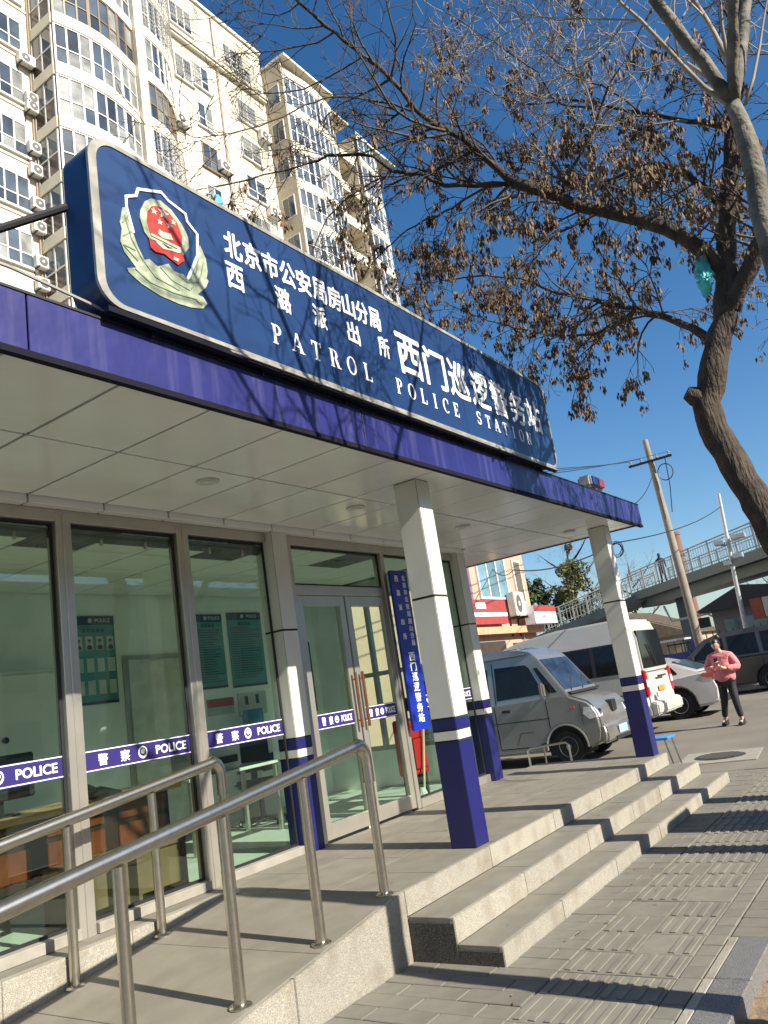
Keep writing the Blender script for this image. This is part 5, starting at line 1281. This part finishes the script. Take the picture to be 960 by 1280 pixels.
# head, shaped from a sphere: jaw, nose, brow, ears; bent forward
def head_into(bm):
    hb = bmesh.new(); bmesh.ops.create_uvsphere(hb, u_segments=20, v_segments=16, radius=1)
    for vv in hb.verts:
        x, y, z = vv.co
        sx = .076*(1-.18*max(0, -z)); y2 = y*.098; z2 = z*.118
        if y < 0 and z < 0: y2 -= .012*(-z)
        if abs(x) < .22 and y < -.85 and -.35 < z < .2: y2 -= .022*(1-abs(x)/.22)
        if y < -.7 and .12 < z < .3 and .2 < abs(x) < .6: y2 += .008
        if abs(x) > .93 and -.3 < z < .35: x *= 1.12
        vv.co = (x*sx, y2, z2)
    M = Matrix.Translation((0, -.085, 1.61)) @ Matrix.Rotation(math.radians(38), 4, 'X')
    bmesh.ops.transform(hb, matrix=M, verts=hb.verts); t = bpy.data.meshes.new('t'); hb.to_mesh(t); hb.free(); bm.from_mesh(t); bpy.data.meshes.remove(t); return M
MH = head_into(bm)
# hands: palm and five fingers each, curled round the phone
def hand(bm, wrist, palm_dir, spread, side):
    mb = MB(); w = Vector(wrist); d = Vector(palm_dir).normalized(); s_ = Vector(spread).normalized(); n = d.cross(s_)
    mb.tube([w, w+d*.03, w+d*.075], [.022, .030, .028], 8)
    for i, l in enumerate((.058, .068, .064, .050)):
        b = w+d*.07+s_*(-.027+.018*i); mb.tube([b, b+d*l*.5+n*.006*side, b+d*l*.75+n*.022*side, b+d*l*.8+n*.042*side], [.0095, .009, .008, .006], 6)
    b = w+d*.02-s_*.026; mb.tube([b, b-s_*.02+d*.025+n*.01*side, b-s_*.012+d*.055+n*.028*side], [.011, .010, .007], 6)
    t = mb.mesh('t', m_skin); bm.from_mesh(t); bpy.data.meshes.remove(t)
hand(bm, (.055, -.29, 1.185), (-.55, -.35, .45), (.2, -.8, -.4), -1); hand(bm, (-.03, -.29, 1.215), (.4, -.45, .5), (.3, .8, .5), -1)
bm.to_mesh(me); bm.free()
for p in me.polygons: p.use_smooth = True
inst('body', me, (0, 0, 0), pm, local=True)
J = [((0, 0, .79), (.245, .19)), ((0, 0, 1.06), (.235, .18)), ((0, .01, 1.30), (.25, .175)), ((0, .01, 1.44), (.115, .10)), ((.19, .01, 1.38), .098), ((.305, .01, 1.11), .10), ((.12, -.21, 1.13), .062), ((-.19, .01, 1.38), .098), ((-.305, .01, 1.11), .10), ((-.10, -.21, 1.16), .062), ((0, -.01, 1.49), (.085, .08))]
inst('jacket', skin('jacket', J, [(0,1),(1,2),(2,3),(3,4),(4,5),(5,6),(3,7),(7,8),(8,9),(3,10)], m_jacket, pm), (0, 0, 0), pm, local=True)
Tn = [((0, 0, .90), (.15, .12)), ((.09, 0, .84), .105), (lk, .078), ((.13, .015, .14), .060), ((-.09, 0, .84), .105), (rk, .078), ((-.245, .145, .15), .060)]
inst('trousers', skin('trousers', Tn, [(0,1),(1,2),(2,3),(0,4),(4,5),(5,6)], m_trous, pm), (0, 0, 0), pm, local=True)
for (ax, ay, az), yw_ in ((la, -.12), (ra, -.12)):
    MB().prism([(ay+.075, .0), (ay+.085, .06), (ay+.05, .14), (ay-.03, .13), (ay-.10, .075), (ay-.175, .05), (ay-.185, .0)], 'x', ax-.042, ax+.042).build('shoe', m_trous, pm, bevel=.02, smooth=True, local=True)
hm = bmesh.new(); bmesh.ops.create_uvsphere(hm, u_segments=20, v_segments=14, radius=1)
rm = []
for vv in hm.verts:
    x, y, z = vv.co
    if y < -.45 and z < .45 or z < -.75: rm.append(vv)
    vv.co = (x*.088, y*.108+.008, z*.126+.008)
bmesh.ops.delete(hm, geom=rm, context='VERTS')
bmesh.ops.transform(hm, matrix=MH, verts=hm.verts)
t = bpy.data.meshes.new('hair'); hm.to_mesh(t); hm.free(); t.materials.append(m_hair)
for p in t.polygons: p.use_smooth = True
ho = inst('hair', t, (0, 0, 0), pm, local=True)
MB().lathe([(.02, -.05), (.05, -.02), (.055, .02), (.03, .06)], (0, .09, 1.74), 10).build('bun', m_hair, ho, smooth=True, local=True)
for sx in (-1, 1): MB().box(sx*.028-.009+MH.translation.x, sx*.028+.009+MH.translation.x, -.182, -.174, 1.575, 1.582).build('eye', m_hair, pm, local=True)
MB().box(-.02, .02, -.150, -.140, 1.515, 1.521).build('mouth', mat('lip', (0.35, 0.12, 0.1), .5), pm, local=True)
ph = MB().prism([(-.355, 1.22), (-.345, 1.21), (-.305, 1.34), (-.315, 1.35)], 'x', -.02, .055)
po = ph.build('phone', m_black, None, bevel=.003); po.matrix_world = wm(pm); WM[po.name] = wm(pm)
tag(po, 'black mobile phone held at chest height by the person in pink', 'phone')
pb = empty('person', (38.6, 8.1, 4.62), 'distant person in dark clothes crossing the footbridge', 'person')
Vb = [((38.6, 8.1, 5.5), .14), ((38.6, 8.1, 5.75), .17), ((38.6, 8.1, 6.0), .15), ((38.6, 8.1, 6.12), .06), ((38.6, 8.1, 6.25), .10), ((38.6, 8.1, 6.34), .07), ((38.6, 8.2, 5.1), .08), ((38.6, 8.25, 4.66), .05), ((38.6, 8.0, 5.1), .08), ((38.6, 7.95, 4.66), .05), ((38.6, 8.32, 5.95), .06), ((38.6, 8.36, 5.5), .045), ((38.6, 7.88, 5.95), .06), ((38.6, 7.84, 5.5), .045)]
inst('body', skin('body', Vb, [(0,1),(1,2),(2,3),(3,4),(4,5),(0,6),(6,7),(0,8),(8,9),(2,10),(10,11),(2,12),(12,13)], m_trous, pb, sub=1), (0, 0, 0), pb)

# ================================================================== trees
m_bark = mat('dark_bark', (0.055, 0.040, 0.028), .9, var=.4, scale=9, bump=1.0, bscale=38, bstretch=.22, bdist=.035, stain=.3, stcol=(0.12, 0.088, 0.056), stscale=(9, 9, 2.5))
m_pale = mat('pale_bark', (0.13, 0.113, 0.085), .8, var=.45, scale=9, bump=.8, bscale=24, bdist=.02, stain=.4, stcol=(0.07, 0.06, 0.045), stscale=(7, 7, 7))
m_twig = mat('twig_bark', (0.07, 0.052, 0.036), .85, var=.2, scale=5)
m_ptwig = mat('pale_twig', (0.26, 0.22, 0.17), .8, var=.2, scale=5)
m_seed = mat('dry_seed', (0.155, 0.095, 0.046), .75, var=.45, scale=4)
LIMB = {'dark': {'trunk': [(2.62, -3.3, -0.5, 0.1488), (2.58, -3.18, 0.2, 0.1333), (2.58, -2.603, 1.096, 0.1271), (2.504, -2.354, 1.802, 0.124), (2.482, -2.189, 2.474, 0.1209), (2.46, -2.05, 3.074, 0.1178), (2.483, -2.197, 3.498, 0.1116), (2.504, -2.354, 3.848, 0.1023), (2.516, -2.46, 4.22, 0.093), (2.524, -2.538, 4.53, 0.0775), (2.535, -2.665, 5.016, 0.0713), (2.548, -2.874, 5.707, 0.0651), (2.555, -3.149, 6.528, 0.0558), (2.552, -3.423, 7.443, 0.0372), (2.537, -3.713, 8.441, 0.0186)], 'right': [(2.511, -2.419, 3.935, 0.0864), (2.475, -2.666, 4.214, 0.0705), (2.424, -2.812, 4.398, 0.0588), (2.375, -3.095, 4.629, 0.0481), (2.309, -3.492, 5.031, 0.0382), (2.223, -3.866, 5.615, 0.0288)], 'left': [(2.514, -2.442, 4.227, 0.0756), (2.455, -2.369, 4.452, 0.0696), (2.384, -2.211, 4.684, 0.0652), (2.283, -1.912, 4.947, 0.0611), (2.155, -1.562, 5.173, 0.0574), (2.041, -1.332, 5.364, 0.0539), (1.886, -1.01, 5.602, 0.0504)], 'left_up': [(1.899, -1.047, 5.572, 0.0418), (1.769, -0.945, 5.722, 0.0363), (1.602, -0.757, 6.054, 0.0323), (1.442, -0.608, 6.179, 0.0286), (1.303, -0.517, 6.299, 0.0252), (1.132, -0.369, 6.657, 0.022), (0.924, -0.169, 6.991, 0.0189), (0.725, -0.007, 7.209, 0.0158), (0.548, 0.104, 7.422, 0.013), (0.317, 0.281, 7.746, 0.0101)], 'left_low': [(1.874, -0.976, 5.606, 0.0259), (1.659, -0.606, 5.681, 0.0223), (1.507, -0.427, 5.727, 0.0197), (1.4, -0.359, 5.803, 0.0173), (1.221, -0.156, 5.848, 0.015), (1.094, -0.063, 5.985, 0.0129), (0.887, 0.153, 6.022, 0.0108), (0.645, 0.395, 5.92, 0.0089), (0.207, 0.846, 5.754, 0.0069), (-0.05, 1.027, 5.652, 0.005)], 'tip_a': [(1.218, -0.156, 5.838, 0.0108), (0.978, 0.296, 5.625, 0.0081), (0.871, 0.497, 5.388, 0.0061), (0.807, 0.627, 5.096, 0.0043)], 'left_low2': [(1.882, -0.997, 5.607, 0.0187), (2.101, -0.612, 5.836, 0.015), (2.299, -0.205, 5.935, 0.0122), (2.426, 0.317, 6.068, 0.0096), (2.509, 0.873, 5.997, 0.0073), (2.691, 1.228, 5.968, 0.005)], 'left_mid': [(1.3, -0.521, 6.311, 0.0144), (1.03, -0.23, 6.447, 0.0111), (0.706, 0.103, 6.487, 0.0086), (0.331, 0.445, 6.22, 0.0064), (-0.105, 0.794, 6.014, 0.0043)], 'tip_b': [(1.439, -0.609, 6.177, 0.0144), (1.363, -0.402, 6.178, 0.0113), (1.226, -0.098, 6.14, 0.009), (1.06, 0.221, 6.136, 0.007), (0.894, 0.504, 6.251, 0.005)], 'low': [(2.489, -2.238, 3.705, 0.0396), (2.812, -1.905, 4.136, 0.0325), (3.119, -1.545, 4.499, 0.0271), (3.387, -1.078, 4.9, 0.0224), (3.633, -0.602, 5.303, 0.018), (3.9, -0.235, 5.71, 0.0138), (4.057, 0.388, 6.106, 0.0097), (4.16, 1.054, 6.367, 0.0058)], 'low2': [(3.116, -1.544, 4.49, 0.0216), (3.408, -1.167, 4.547, 0.0171), (3.675, -0.742, 4.71, 0.0136), (3.897, -0.228, 5.036, 0.0106), (4.053, 0.396, 5.501, 0.0078), (4.183, 1.006, 6.052, 0.005)], 'rise': [(2.057, -1.389, 5.333, 0.0216), (2.013, -1.449, 5.453, 0.0179), (1.996, -1.615, 5.584, 0.015), (1.987, -1.836, 5.788, 0.0125), (1.963, -2.013, 6.046, 0.0102), (1.948, -2.284, 6.272, 0.0079), (1.924, -2.565, 6.555, 0.0058)], 'rise2': [(2.021, -1.445, 5.451, 0.0173), (2.042, -1.371, 5.806, 0.0139), (2.12, -1.508, 6.114, 0.0114), (2.207, -1.695, 6.402, 0.0091), (2.258, -1.741, 6.854, 0.0071), (2.337, -1.929, 7.332, 0.005)], 'mid': [(2.529, -2.595, 4.799, 0.036), (2.577, -2.409, 5.209, 0.0289), (2.626, -2.261, 5.456, 0.0238), (2.646, -1.95, 5.622, 0.0191), (2.672, -1.733, 5.632, 0.0147), (2.657, -1.375, 5.757, 0.0105), (2.65, -1.1, 6.059, 0.0065)], 'mid2': [(2.544, -2.8, 5.505, 0.0324), (2.58, -2.608, 5.706, 0.0261), (2.606, -2.368, 5.892, 0.0213), (2.597, -1.964, 6.228, 0.0171), (2.567, -1.566, 6.582, 0.0131), (2.505, -1.137, 6.754, 0.0094), (2.417, -0.712, 7.159, 0.0058)], 'young_a': [(2.602, -2.116, 6.12, 0.013), (2.486, -1.945, 6.394, 0.0106), (2.336, -1.64, 6.682, 0.0088), (2.198, -1.44, 7.108, 0.0072), (2.077, -1.327, 7.523, 0.0058), (1.968, -1.263, 8.013, 0.0043)], 'young_b': [(2.576, -1.747, 6.366, 0.0115), (2.391, -1.468, 6.489, 0.0091), (2.243, -1.366, 6.817, 0.0074), (2.031, -1.07, 7.234, 0.0058), (1.787, -0.741, 7.629, 0.0043)], 'street': [(2.504, -2.354, 3.848, 0.0648), (2.304, -3.0540000000000003, 4.548, 0.0504), (2.404, -3.954, 5.348, 0.0288), (2.704, -4.754, 6.247999999999999, 0.0108)], 'away': [(2.504, -2.354, 4.348, 0.0504), (3.404, -2.454, 5.048, 0.036), (4.304, -2.154, 5.848, 0.0216), (4.904, -1.9540000000000002, 6.848, 0.0086)]}, 'pale': {'trunk': [(-0.37, -3.02, -0.5, 0.115), (-0.36, -3.02, 0.8, 0.098), (-0.349, -3.0, 2.563, 0.062), (-0.35, -2.984, 3.082, 0.05), (-0.349, -3.012, 3.427, 0.046), (-0.348, -3.024, 3.746, 0.042), (-0.349, -3.009, 3.86, 0.036)], 'a': [(-0.349, -3.007, 3.803, 0.0176), (-0.37, -2.902, 4.011, 0.0155), (-0.39, -2.83, 4.173, 0.0139), (-0.41, -2.779, 4.33, 0.0125), (-0.433, -2.7, 4.523, 0.0112), (-0.455, -2.641, 4.66, 0.01), (-0.48, -2.57, 4.875, 0.0087), (-0.509, -2.485, 5.194, 0.0076)], 'thick': [(-0.33, -2.991, 3.883, 0.0143), (-0.344, -2.929, 4.065, 0.0129), (-0.36, -2.851, 4.19, 0.0118)], 'b': [(-0.349, -3.01, 3.897, 0.0189), (-0.328, -3.035, 4.085, 0.0163), (-0.309, -3.007, 4.307, 0.0142), (-0.291, -2.968, 4.548, 0.0125), (-0.273, -2.941, 4.817, 0.0108), (-0.251, -2.967, 5.145, 0.0092)], 'c': [(-0.348, -3.026, 3.816, 0.0126), (-0.414, -3.05, 4.109, 0.0098), (-0.48, -3.084, 4.341, 0.0077), (-0.545, -3.133, 4.648, 0.0059)], 'd': [(-0.347, -3.051, 3.825, 0.0092), (-0.295, -3.125, 3.965, 0.0076), (-0.244, -3.19, 4.162, 0.0063), (-0.195, -3.276, 4.419, 0.0053), (-0.149, -3.402, 4.775, 0.0042)], 'e': [(-0.362, -2.822, 4.222, 0.0067), (-0.394, -2.839, 4.387, 0.0053), (-0.424, -2.877, 4.533, 0.0043), (-0.454, -2.93, 4.835, 0.0034)], 'over': [(-0.349, -3.009, 3.86, 0.0315), (-0.849, -2.659, 4.859999999999999, 0.0252), (-1.349, -2.2089999999999996, 5.859999999999999, 0.0158), (-1.649, -1.809, 6.859999999999999, 0.0075)], 'over2': [(-0.349, -3.009, 3.86, 0.0315), (-1.049, -3.3089999999999997, 4.76, 0.0252), (-1.849, -3.3089999999999997, 5.76, 0.0158), (-2.349, -3.209, 6.66, 0.0075)], 'shadow_over3': [(-0.349, -3.009, 3.86, 0.0315), (0.15100000000000002, -3.209, 4.859999999999999, 0.0252), (0.7510000000000001, -3.109, 5.859999999999999, 0.0158), (1.151, -3.009, 6.859999999999999, 0.0075)], 'shadow_over4': [(-0.749, -2.909, 4.76, 0.0189), (-0.5489999999999999, -2.509, 5.46, 0.0158), (-0.14899999999999997, -2.2089999999999996, 6.26, 0.0075)]}, 'stub': [(2.46, -2.051, 3.218, 0.1), (2.42, -1.992, 3.265, 0.1), (2.39, -1.942, 3.305, 0.09)], 'bag': (2.347, -2.312, 4.215)}
def smooth_path(P, step=.11):
    """Catmull-Rom through (x,y,z,r) points"""
    out = []
    n = len(P)
    for i in range(n-1):
        p0, p1, p2, p3 = P[max(i-1, 0)], P[i], P[i+1], P[min(i+2, n-1)]
        L_ = math.dist(p1[:3], p2[:3]); m = max(1, int(L_/step))
        for k in range(m):
            t = k/m; t2, t3 = t*t, t*t*t
            out.append(tuple(.5*((2*b)+(-a+c)*t+(2*a-5*b+4*c-d)*t2+(-a+3*b-3*c+d)*t3) for a, b, c, d in zip(p0, p1, p2, p3)))
    out.append(tuple(P[-1])); return out
class Tree:
    def __init__(s, seed): s.rng = random.Random(seed); s.wood = MB(); s.twig = MB(); s.seed = MB(); s.nseed = 0; s.young = MB()
    def limb(s, P, sides=10, wob=.02):
        pts = smooth_path(P); r = s.rng
        q = [(x+r.uniform(-wob, wob)*.5, y+r.uniform(-wob, wob)*.5, z+r.uniform(-wob, wob)*.5) for x, y, z, _ in pts]
        rad = [max(.004, p[3]*r.uniform(.93, 1.07)) for p in pts]
        (s.wood if P[0][3] > .02 else s.twig).tube(q, rad, (24 if P[0][3] > .1 else sides) if P[0][3] > .03 else 6, cap=True)
        return [(*a, b) for a, b in zip(q, rad)]
    def cluster(s, p, n=8, size=.066):
        r = s.rng; p = Vector(p); s.nseed += 1
        for k in range(n):
            o = p+Vector((r.gauss(0, .017), r.gauss(0, .017), -r.uniform(0, .085)))
            a = r.uniform(0, 6.28); d = Vector((math.cos(a)*.26, math.sin(a)*.26, -1)).normalized()*size*r.uniform(.7, 1.25)
            w = d.cross(Vector((math.sin(a*3), math.cos(a*2), .3))).normalized()*size*.19; b = d.cross(w).normalized()*size*.06
            k0 = len(s.seed.v)
            for q in (o, o+d*.45+w+b, o+d, o+d*.45-w+b): s.seed.v.append(tuple(q))
            s.seed.f.append((k0, k0+1, k0+2, k0+3)); s.seed.mi.append(0)
    def grow(s, p, d, L_, r0, lev, up, seedp):
        r = s.rng; n = 4 if L_ < .5 else 6; step = L_/n; p = Vector(p); d = Vector(d).normalized(); P = [p.copy()]; R_ = [r0]; D = [d.copy()]
        for i in range(n):
            d = (d+Vector((r.gauss(0, .16), r.gauss(0, .16), r.gauss(0, .13)+up))).normalized()
            p = p+d*step; P.append(p.copy()); R_.append(max(.0028, r0*(1-.68*(i+1)/n))); D.append(d.copy())
        s.twig.tube(P, R_, 4 if r0 > .008 else 3, cap=False)
        if lev > 0:
            m = int(L_*(7.0 if lev > 1 else 8.0)*s.dens)+1
            for k in range(m):
                t = r.uniform(.18, 1.0); i = min(n-1, int(t*n)); f = t*n-i
                q = P[i].lerp(P[i+1], f); a = D[i+1]; ax = a.cross(Vector((r.gauss(0, 1), r.gauss(0, 1), r.gauss(0, 1)))).normalized()
                nd = Quaternion(ax, math.radians(r.uniform(25, 65))) @ a
                s.grow(q, nd, L_*r.uniform(.32, .62)*(1.1-.4*t), max(.0036, R_[i]*.62), lev-1, up, seedp)
        if r.random() < seedp:
            s.cluster(P[-1], r.randint(7, 12))
            if r.random() < .3: s.cluster(P[-2], r.randint(6, 10))
            if r.random() < .12: s.cluster(P[len(P)//2], r.randint(5, 9))
    def dress(s, path, t0, spacing, Lr, lev, up, seedp, bias=(0, 0, 0)):
        """side shoots along a limb from fraction t0 on"""
        r = s.rng; pts = path[int(len(path)*t0):]; acc = 0
        for a, b in zip(pts[:-1], pts[1:]):
            acc += math.dist(a[:3], b[:3])
            while acc > spacing:
                acc -= spacing*r.uniform(.6, 1.4)
                A_, B_ = Vector(a[:3]), Vector(b[:3]); d = (B_-A_).normalized()
                ax = d.cross(Vector((r.gauss(0, 1), r.gauss(0, 1), r.gauss(0, 1)))).normalized()
                nd = (Quaternion(ax, math.radians(r.uniform(35, 80))) @ d + Vector(bias)).normalized()
                l = r.uniform(*Lr); s.grow(B_, nd, l, min(b[3]*.55, .007+.009*l), lev, up, seedp)
        e = pts[-1]; p_ = pts[-2]
        s.grow(e[:3], Vector(e[:3])-Vector(p_[:3]), Lr[1], min(e[3], .012), lev, up, seedp)
    def finish(s, name, loc, label, bark, tw, group=None):
        o = empty(name, loc, label, 'tree', group)
        w = s.wood.build('trunk', bark, o, smooth='all', fix=False)
        from mathutils import noise as mn
        for vv in w.data.vertices:       # fissured, uneven bark
            c = vv.co; a = .0075*mn.noise(Vector((c.x*14, c.y*14, c.z*3)))+.004*mn.noise(Vector((c.x*45, c.y*45, c.z*9)))
            vv.co = c+vv.normal*a
        if s.young.f: s.young.build('young_twigs', m_ptwig, o, smooth='all', fix=False)
        c = s.twig.build('crown', tw, o, smooth='all', fix=False)
        if s.seed.f:
            q = s.seed.build('seed_clusters', m_seed, o, fix=False); q['kind'] = 'stuff'
        return o
# ---- the leaning dark tree with seed clusters
t2 = Tree(21); t2.dens = 1.1
paths = {}
for k, P in LIMB['dark'].items(): paths[k] = t2.limb(P, 12 if k == 'trunk' else 8, .03 if k == 'trunk' else .022)
S1 = dict(t0=.45, spacing=.20, Lr=(.4, 1.0), lev=2, up=.02, seedp=.10)
def D(k, **kw):
    a = dict(S1); a.update(kw); t2.dress(paths[k], **a)
D('trunk', t0=.62, spacing=.2, Lr=(.5, 1.1), seedp=.07)
D('right', t0=.1, spacing=.14, seedp=.3)
D('left', t0=.22, spacing=.10, Lr=(.35, .95), seedp=.36, up=.0)
D('left_low', t0=.05, spacing=.12, Lr=(.3, .85), seedp=.08, up=-.01)
D('left_low2', t0=.1, spacing=.10, Lr=(.3, .8), seedp=.4, up=-.02)
D('left_up', t0=.08, spacing=.12, Lr=(.5, 1.3), seedp=.0, up=.09)
D('left_mid', t0=.1, spacing=.12, Lr=(.3, .7), seedp=.0, up=.02)
D('low', t0=.1, spacing=.085, Lr=(.3, .85), seedp=.42, up=-.08)
D('low2', t0=.1, spacing=.085, Lr=(.3, .85), seedp=.42, up=-.07)
D('mid', t0=.1, spacing=.10, Lr=(.35, .85), seedp=.38)
D('tip_a', t0=.05, spacing=.12, Lr=(.25, .6), seedp=.0); D('tip_b', t0=.05, spacing=.12, Lr=(.25, .6), seedp=.02)
D('street', t0=.2, spacing=.3, Lr=(.4, .8), seedp=.0, up=.03); D('away', t0=.2, spacing=.15, Lr=(.5, 1.0), seedp=.35, up=.02)
old = t2.twig; t2.twig = t2.young          # paler young shoots towards the light
D('rise', t0=.1, spacing=.12, Lr=(.4, 1.0), seedp=.12, up=.07)
D('rise2', t0=.1, spacing=.12, Lr=(.4, 1.0), seedp=.03, up=.07)
D('mid2', t0=.1, spacing=.11, Lr=(.4, .9), seedp=.26, up=.04)
D('young_a', t0=.05, spacing=.10, Lr=(.3, .9), seedp=.0, up=.06); D('young_b', t0=.05, spacing=.10, Lr=(.3, .9), seedp=.0, up=.06)
t2.young = t2.twig; t2.twig = old
dark = t2.finish('ash_tree', tuple(LIMB['dark']['trunk'][0][:3]), 'leaning dark barked tree with hanging brown seed clusters over the canopy', m_bark, m_twig)
# a sawn stub on the trunk
st_ = LIMB['stub']
MB().tube([st_[0][:3], st_[1][:3], st_[2][:3]], [.085, .085, .055], 14).build('sawn_stub', m_bark, dark, smooth=True)
# ---- the pale tree standing in the soil bed
t1 = Tree(5); t1.dens = .8
pp = {k: t1.limb(P, 12 if k == 'trunk' else 9, .012) for k, P in LIMB['pale'].items()}  # some overhead limbs are added to throw branch shadows on the sign
for k in pp:
    if k in ('trunk', 'thick'): continue
    t1.dress(pp[k], .2, .2, (.4, 1.1), 2, .05, 0)
pale = t1.finish('pale_tree', tuple(LIMB['pale']['trunk'][0][:3]), 'smooth pale barked tree in the kerbed soil bed', m_pale, m_ptwig)
# ---- third tree of the row, beyond
t3 = Tree(9); t3.dens = .7
k3 = t3.limb([(4.72, -3.35, G-.1, .17), (4.72, -3.3, 1.2, .145), (4.75, -3.3, 2.6, .13), (4.85, -3.35, 4.4, .09), (4.8, -3.4, 6.5, .05), (4.9, -3.5, 8.3, .02)], 12)
for P in ([(4.75, -3.3, 2.9, .07), (5.3, -3.0, 4.0, .05), (6.2, -2.7, 5.2, .02)], [(4.8, -3.3, 3.4, .06), (4.4, -4.2, 4.6, .04), (4.0, -5.2, 5.6, .02)], [(4.8, -3.35, 4.2, .05), (5.4, -2.9, 5.4, .035), (5.6, -2.3, 6.8, .015)], [(4.8, -3.35, 3.8, .06), (5.6, -3.9, 5.0, .04), (6.6, -4.4, 6.2, .015)]):
    t3.dress(t3.limb(P, 8), .15, .2, (.4, 1.0), 2, .03, .05)
t3.dress(k3, .5, .2, (.5, 1.1), 2, .04, .05)
t3.finish('street_tree', (4.72, -3.35, G), 'slender bare street tree further along the kerb', m_bark, m_twig)
# ---- turquoise plastic bag caught in the fork
bg = LIMB['bag']
bm_ = bmesh.new(); bmesh.ops.create_icosphere(bm_, subdivisions=4, radius=1)
br_ = random.Random(3)
from mathutils import noise as mnoise
for vv in bm_.verts:
    c = vv.co; n_ = mnoise.noise(c*2.3)*.55+mnoise.noise(c*6)*.28
    z = c.z; w = (.085 if z > 0 else .085*(1+.25*z))*(1+n_*1.2)
    pinch = .35 if abs(z+.15) < .12 else 1.0
    vv.co = Vector((c.x*w*pinch*.6+.03*math.sin(z*4), c.y*w*pinch*.8, z*.19))
t = bpy.data.meshes.new('plastic_bag'); bm_.to_mesh(t); bm_.free(); [setattr(p, 'use_smooth', True) for p in t.polygons]; t.materials.append(mat('turquoise_film', (0.05, 0.42, 0.42), .3, var=.25, scale=9))
bo = inst('plastic_bag', t, bg); bo.rotation_euler = (.15, .1, .4)
tag(bo, 'crumpled turquoise plastic bag snagged in the fork of the dark tree', 'bag')
# ---- unseen cabinet added by the kerb to cast the wide pavement shadow
uc = empty('unseen_cabinet', (3.62, -3.5, G), 'grey steel cabinet added out of view by the kerb to cast a shadow', 'cabinet')
MB().prism(rounded(3.2, 4.05, G, 1.42, .10, 5), 'y', -3.75, -3.3).build('case', mat('cabinet_grey', (0.34, 0.36, 0.34), .5, var=.08), uc); MB().box(3.25, 4.0, -3.3, -3.285, G+.15, 1.3).build('door', MATS['cabinet_grey'], uc, bevel=.005); MB().box(3.9, 3.93, -3.285, -3.26, .4, .55).build('handle', m_black, uc)

# ---- trees in the distance
def far_tree(name, x, y, h, sp, seed, label, green=False, col=(0.05, 0.075, 0.025)):
    t = Tree(seed); t.dens = .55; r = t.rng
    k = t.limb([(x, y, G-.1, h*.022), (x+r.uniform(-.1, .1), y, h*.3, h*.018), (x+r.uniform(-.3, .3), y+r.uniform(-.3, .3), h*.62, h*.011), (x, y, h*.97, .012)], 8)
    for i in range(9 if not green else 7):
        f = .28+.62*i/9; a = i*2.4+r.uniform(-.3, .3); z = h*f; l = sp*(1.05-.55*f)
        p = t.limb([(x, y, z, h*.009), (x+math.cos(a)*l*.5, y+math.sin(a)*l*.5, z+l*.35, h*.006), (x+math.cos(a)*l, y+math.sin(a)*l, z+l*.85, .012)], 5)
        t.dress(p, .15, .35 if not green else .6, (.5, 1.2), 2 if not green else 1, .05, 0)
    t.dress(k, .6, .3, (.5, 1.1), 2 if not green else 1, .06, 0)
    o = t.finish(name, (x, y, G), label, m_bark, mat('far_twig', (0.20, 0.165, 0.13), .9, var=.2))
    if green:
        lf = MB(); C0 = []
        for i in range(46):
            a = r.uniform(0, 6.3); f = r.uniform(.22, 1.0); rr = sp*(1.0-.62*f)*math.sqrt(r.random()); C0.append((x+math.cos(a)*rr, y+math.sin(a)*rr, h*f, sp*r.uniform(.13, .26)))
        for cx, cy, cz, cr in C0:
            for j in range(150):
                v_ = Vector((r.gauss(0, 1), r.gauss(0, 1), r.gauss(0, .8))).normalized()*cr*r.uniform(.55, 1.05); p = Vector((cx, cy, cz))+v_
                u_ = Vector((r.gauss(0, 1), r.gauss(0, 1), r.gauss(0, 1))).normalized()*.12; w_ = u_.orthogonal().normalized()*.08
                k0 = len(lf.v); lf.v += [tuple(p-u_), tuple(p+w_), tuple(p+u_), tuple(p-w_)]; lf.f.append((k0, k0+1, k0+2, k0+3)); lf.mi.append(0)
        q = lf.build('foliage', mat('evergreen_'+str(seed), col, .7, var=.4, scale=1.5), o, fix=False); q['kind'] = 'stuff'
    return o
far_tree('evergreen_tree', 44, 15.1, 7.6, 2.7, 31, 'dense olive green evergreen tree between the shop and the footbridge', True, (0.10, 0.11, 0.03))
far_tree('evergreen_tree', 43, 18.0, 7.0, 2.2, 32, 'smaller dark green tree against the corner of the pink shop', True, (0.04, 0.065, 0.022))
nt_ = far_tree('bare_tree', 50, 17.3, 10.9, 3.4, 33, 'bare tree holding a dark bird nest behind the evergreens')
nb = MB(); nr = random.Random(8)
for i in range(90):
    a = nr.uniform(0, 6.3); z = nr.uniform(-.22, .22); rr = math.sqrt(max(.01, .3**2-z*z)); b = a+nr.uniform(.6, 1.6)
    nb.tube([(50+rr*math.cos(a), 17.2+rr*math.sin(a), 9.5+z), (50+rr*math.cos(b), 17.2+rr*math.sin(b), 9.5+z+nr.uniform(-.1, .1))], .022, 3)
tag(nb.build('bird_nest', m_bark, None), 'round dark twig nest in the top of the bare tree', 'nest')
far_tree('bare_tree', 54, 14.5, 8.0, 3.2, 34, 'thin bare tree standing beyond the footbridge ramp')
far_tree('bare_tree', 55, 17, 7.0, 3.0, 35, 'bare tree far behind the low tan roofed house')
far_tree('bare_tree', 58, 6, 5.6, 2.6, 36, 'short bare tree by the far boundary wall')
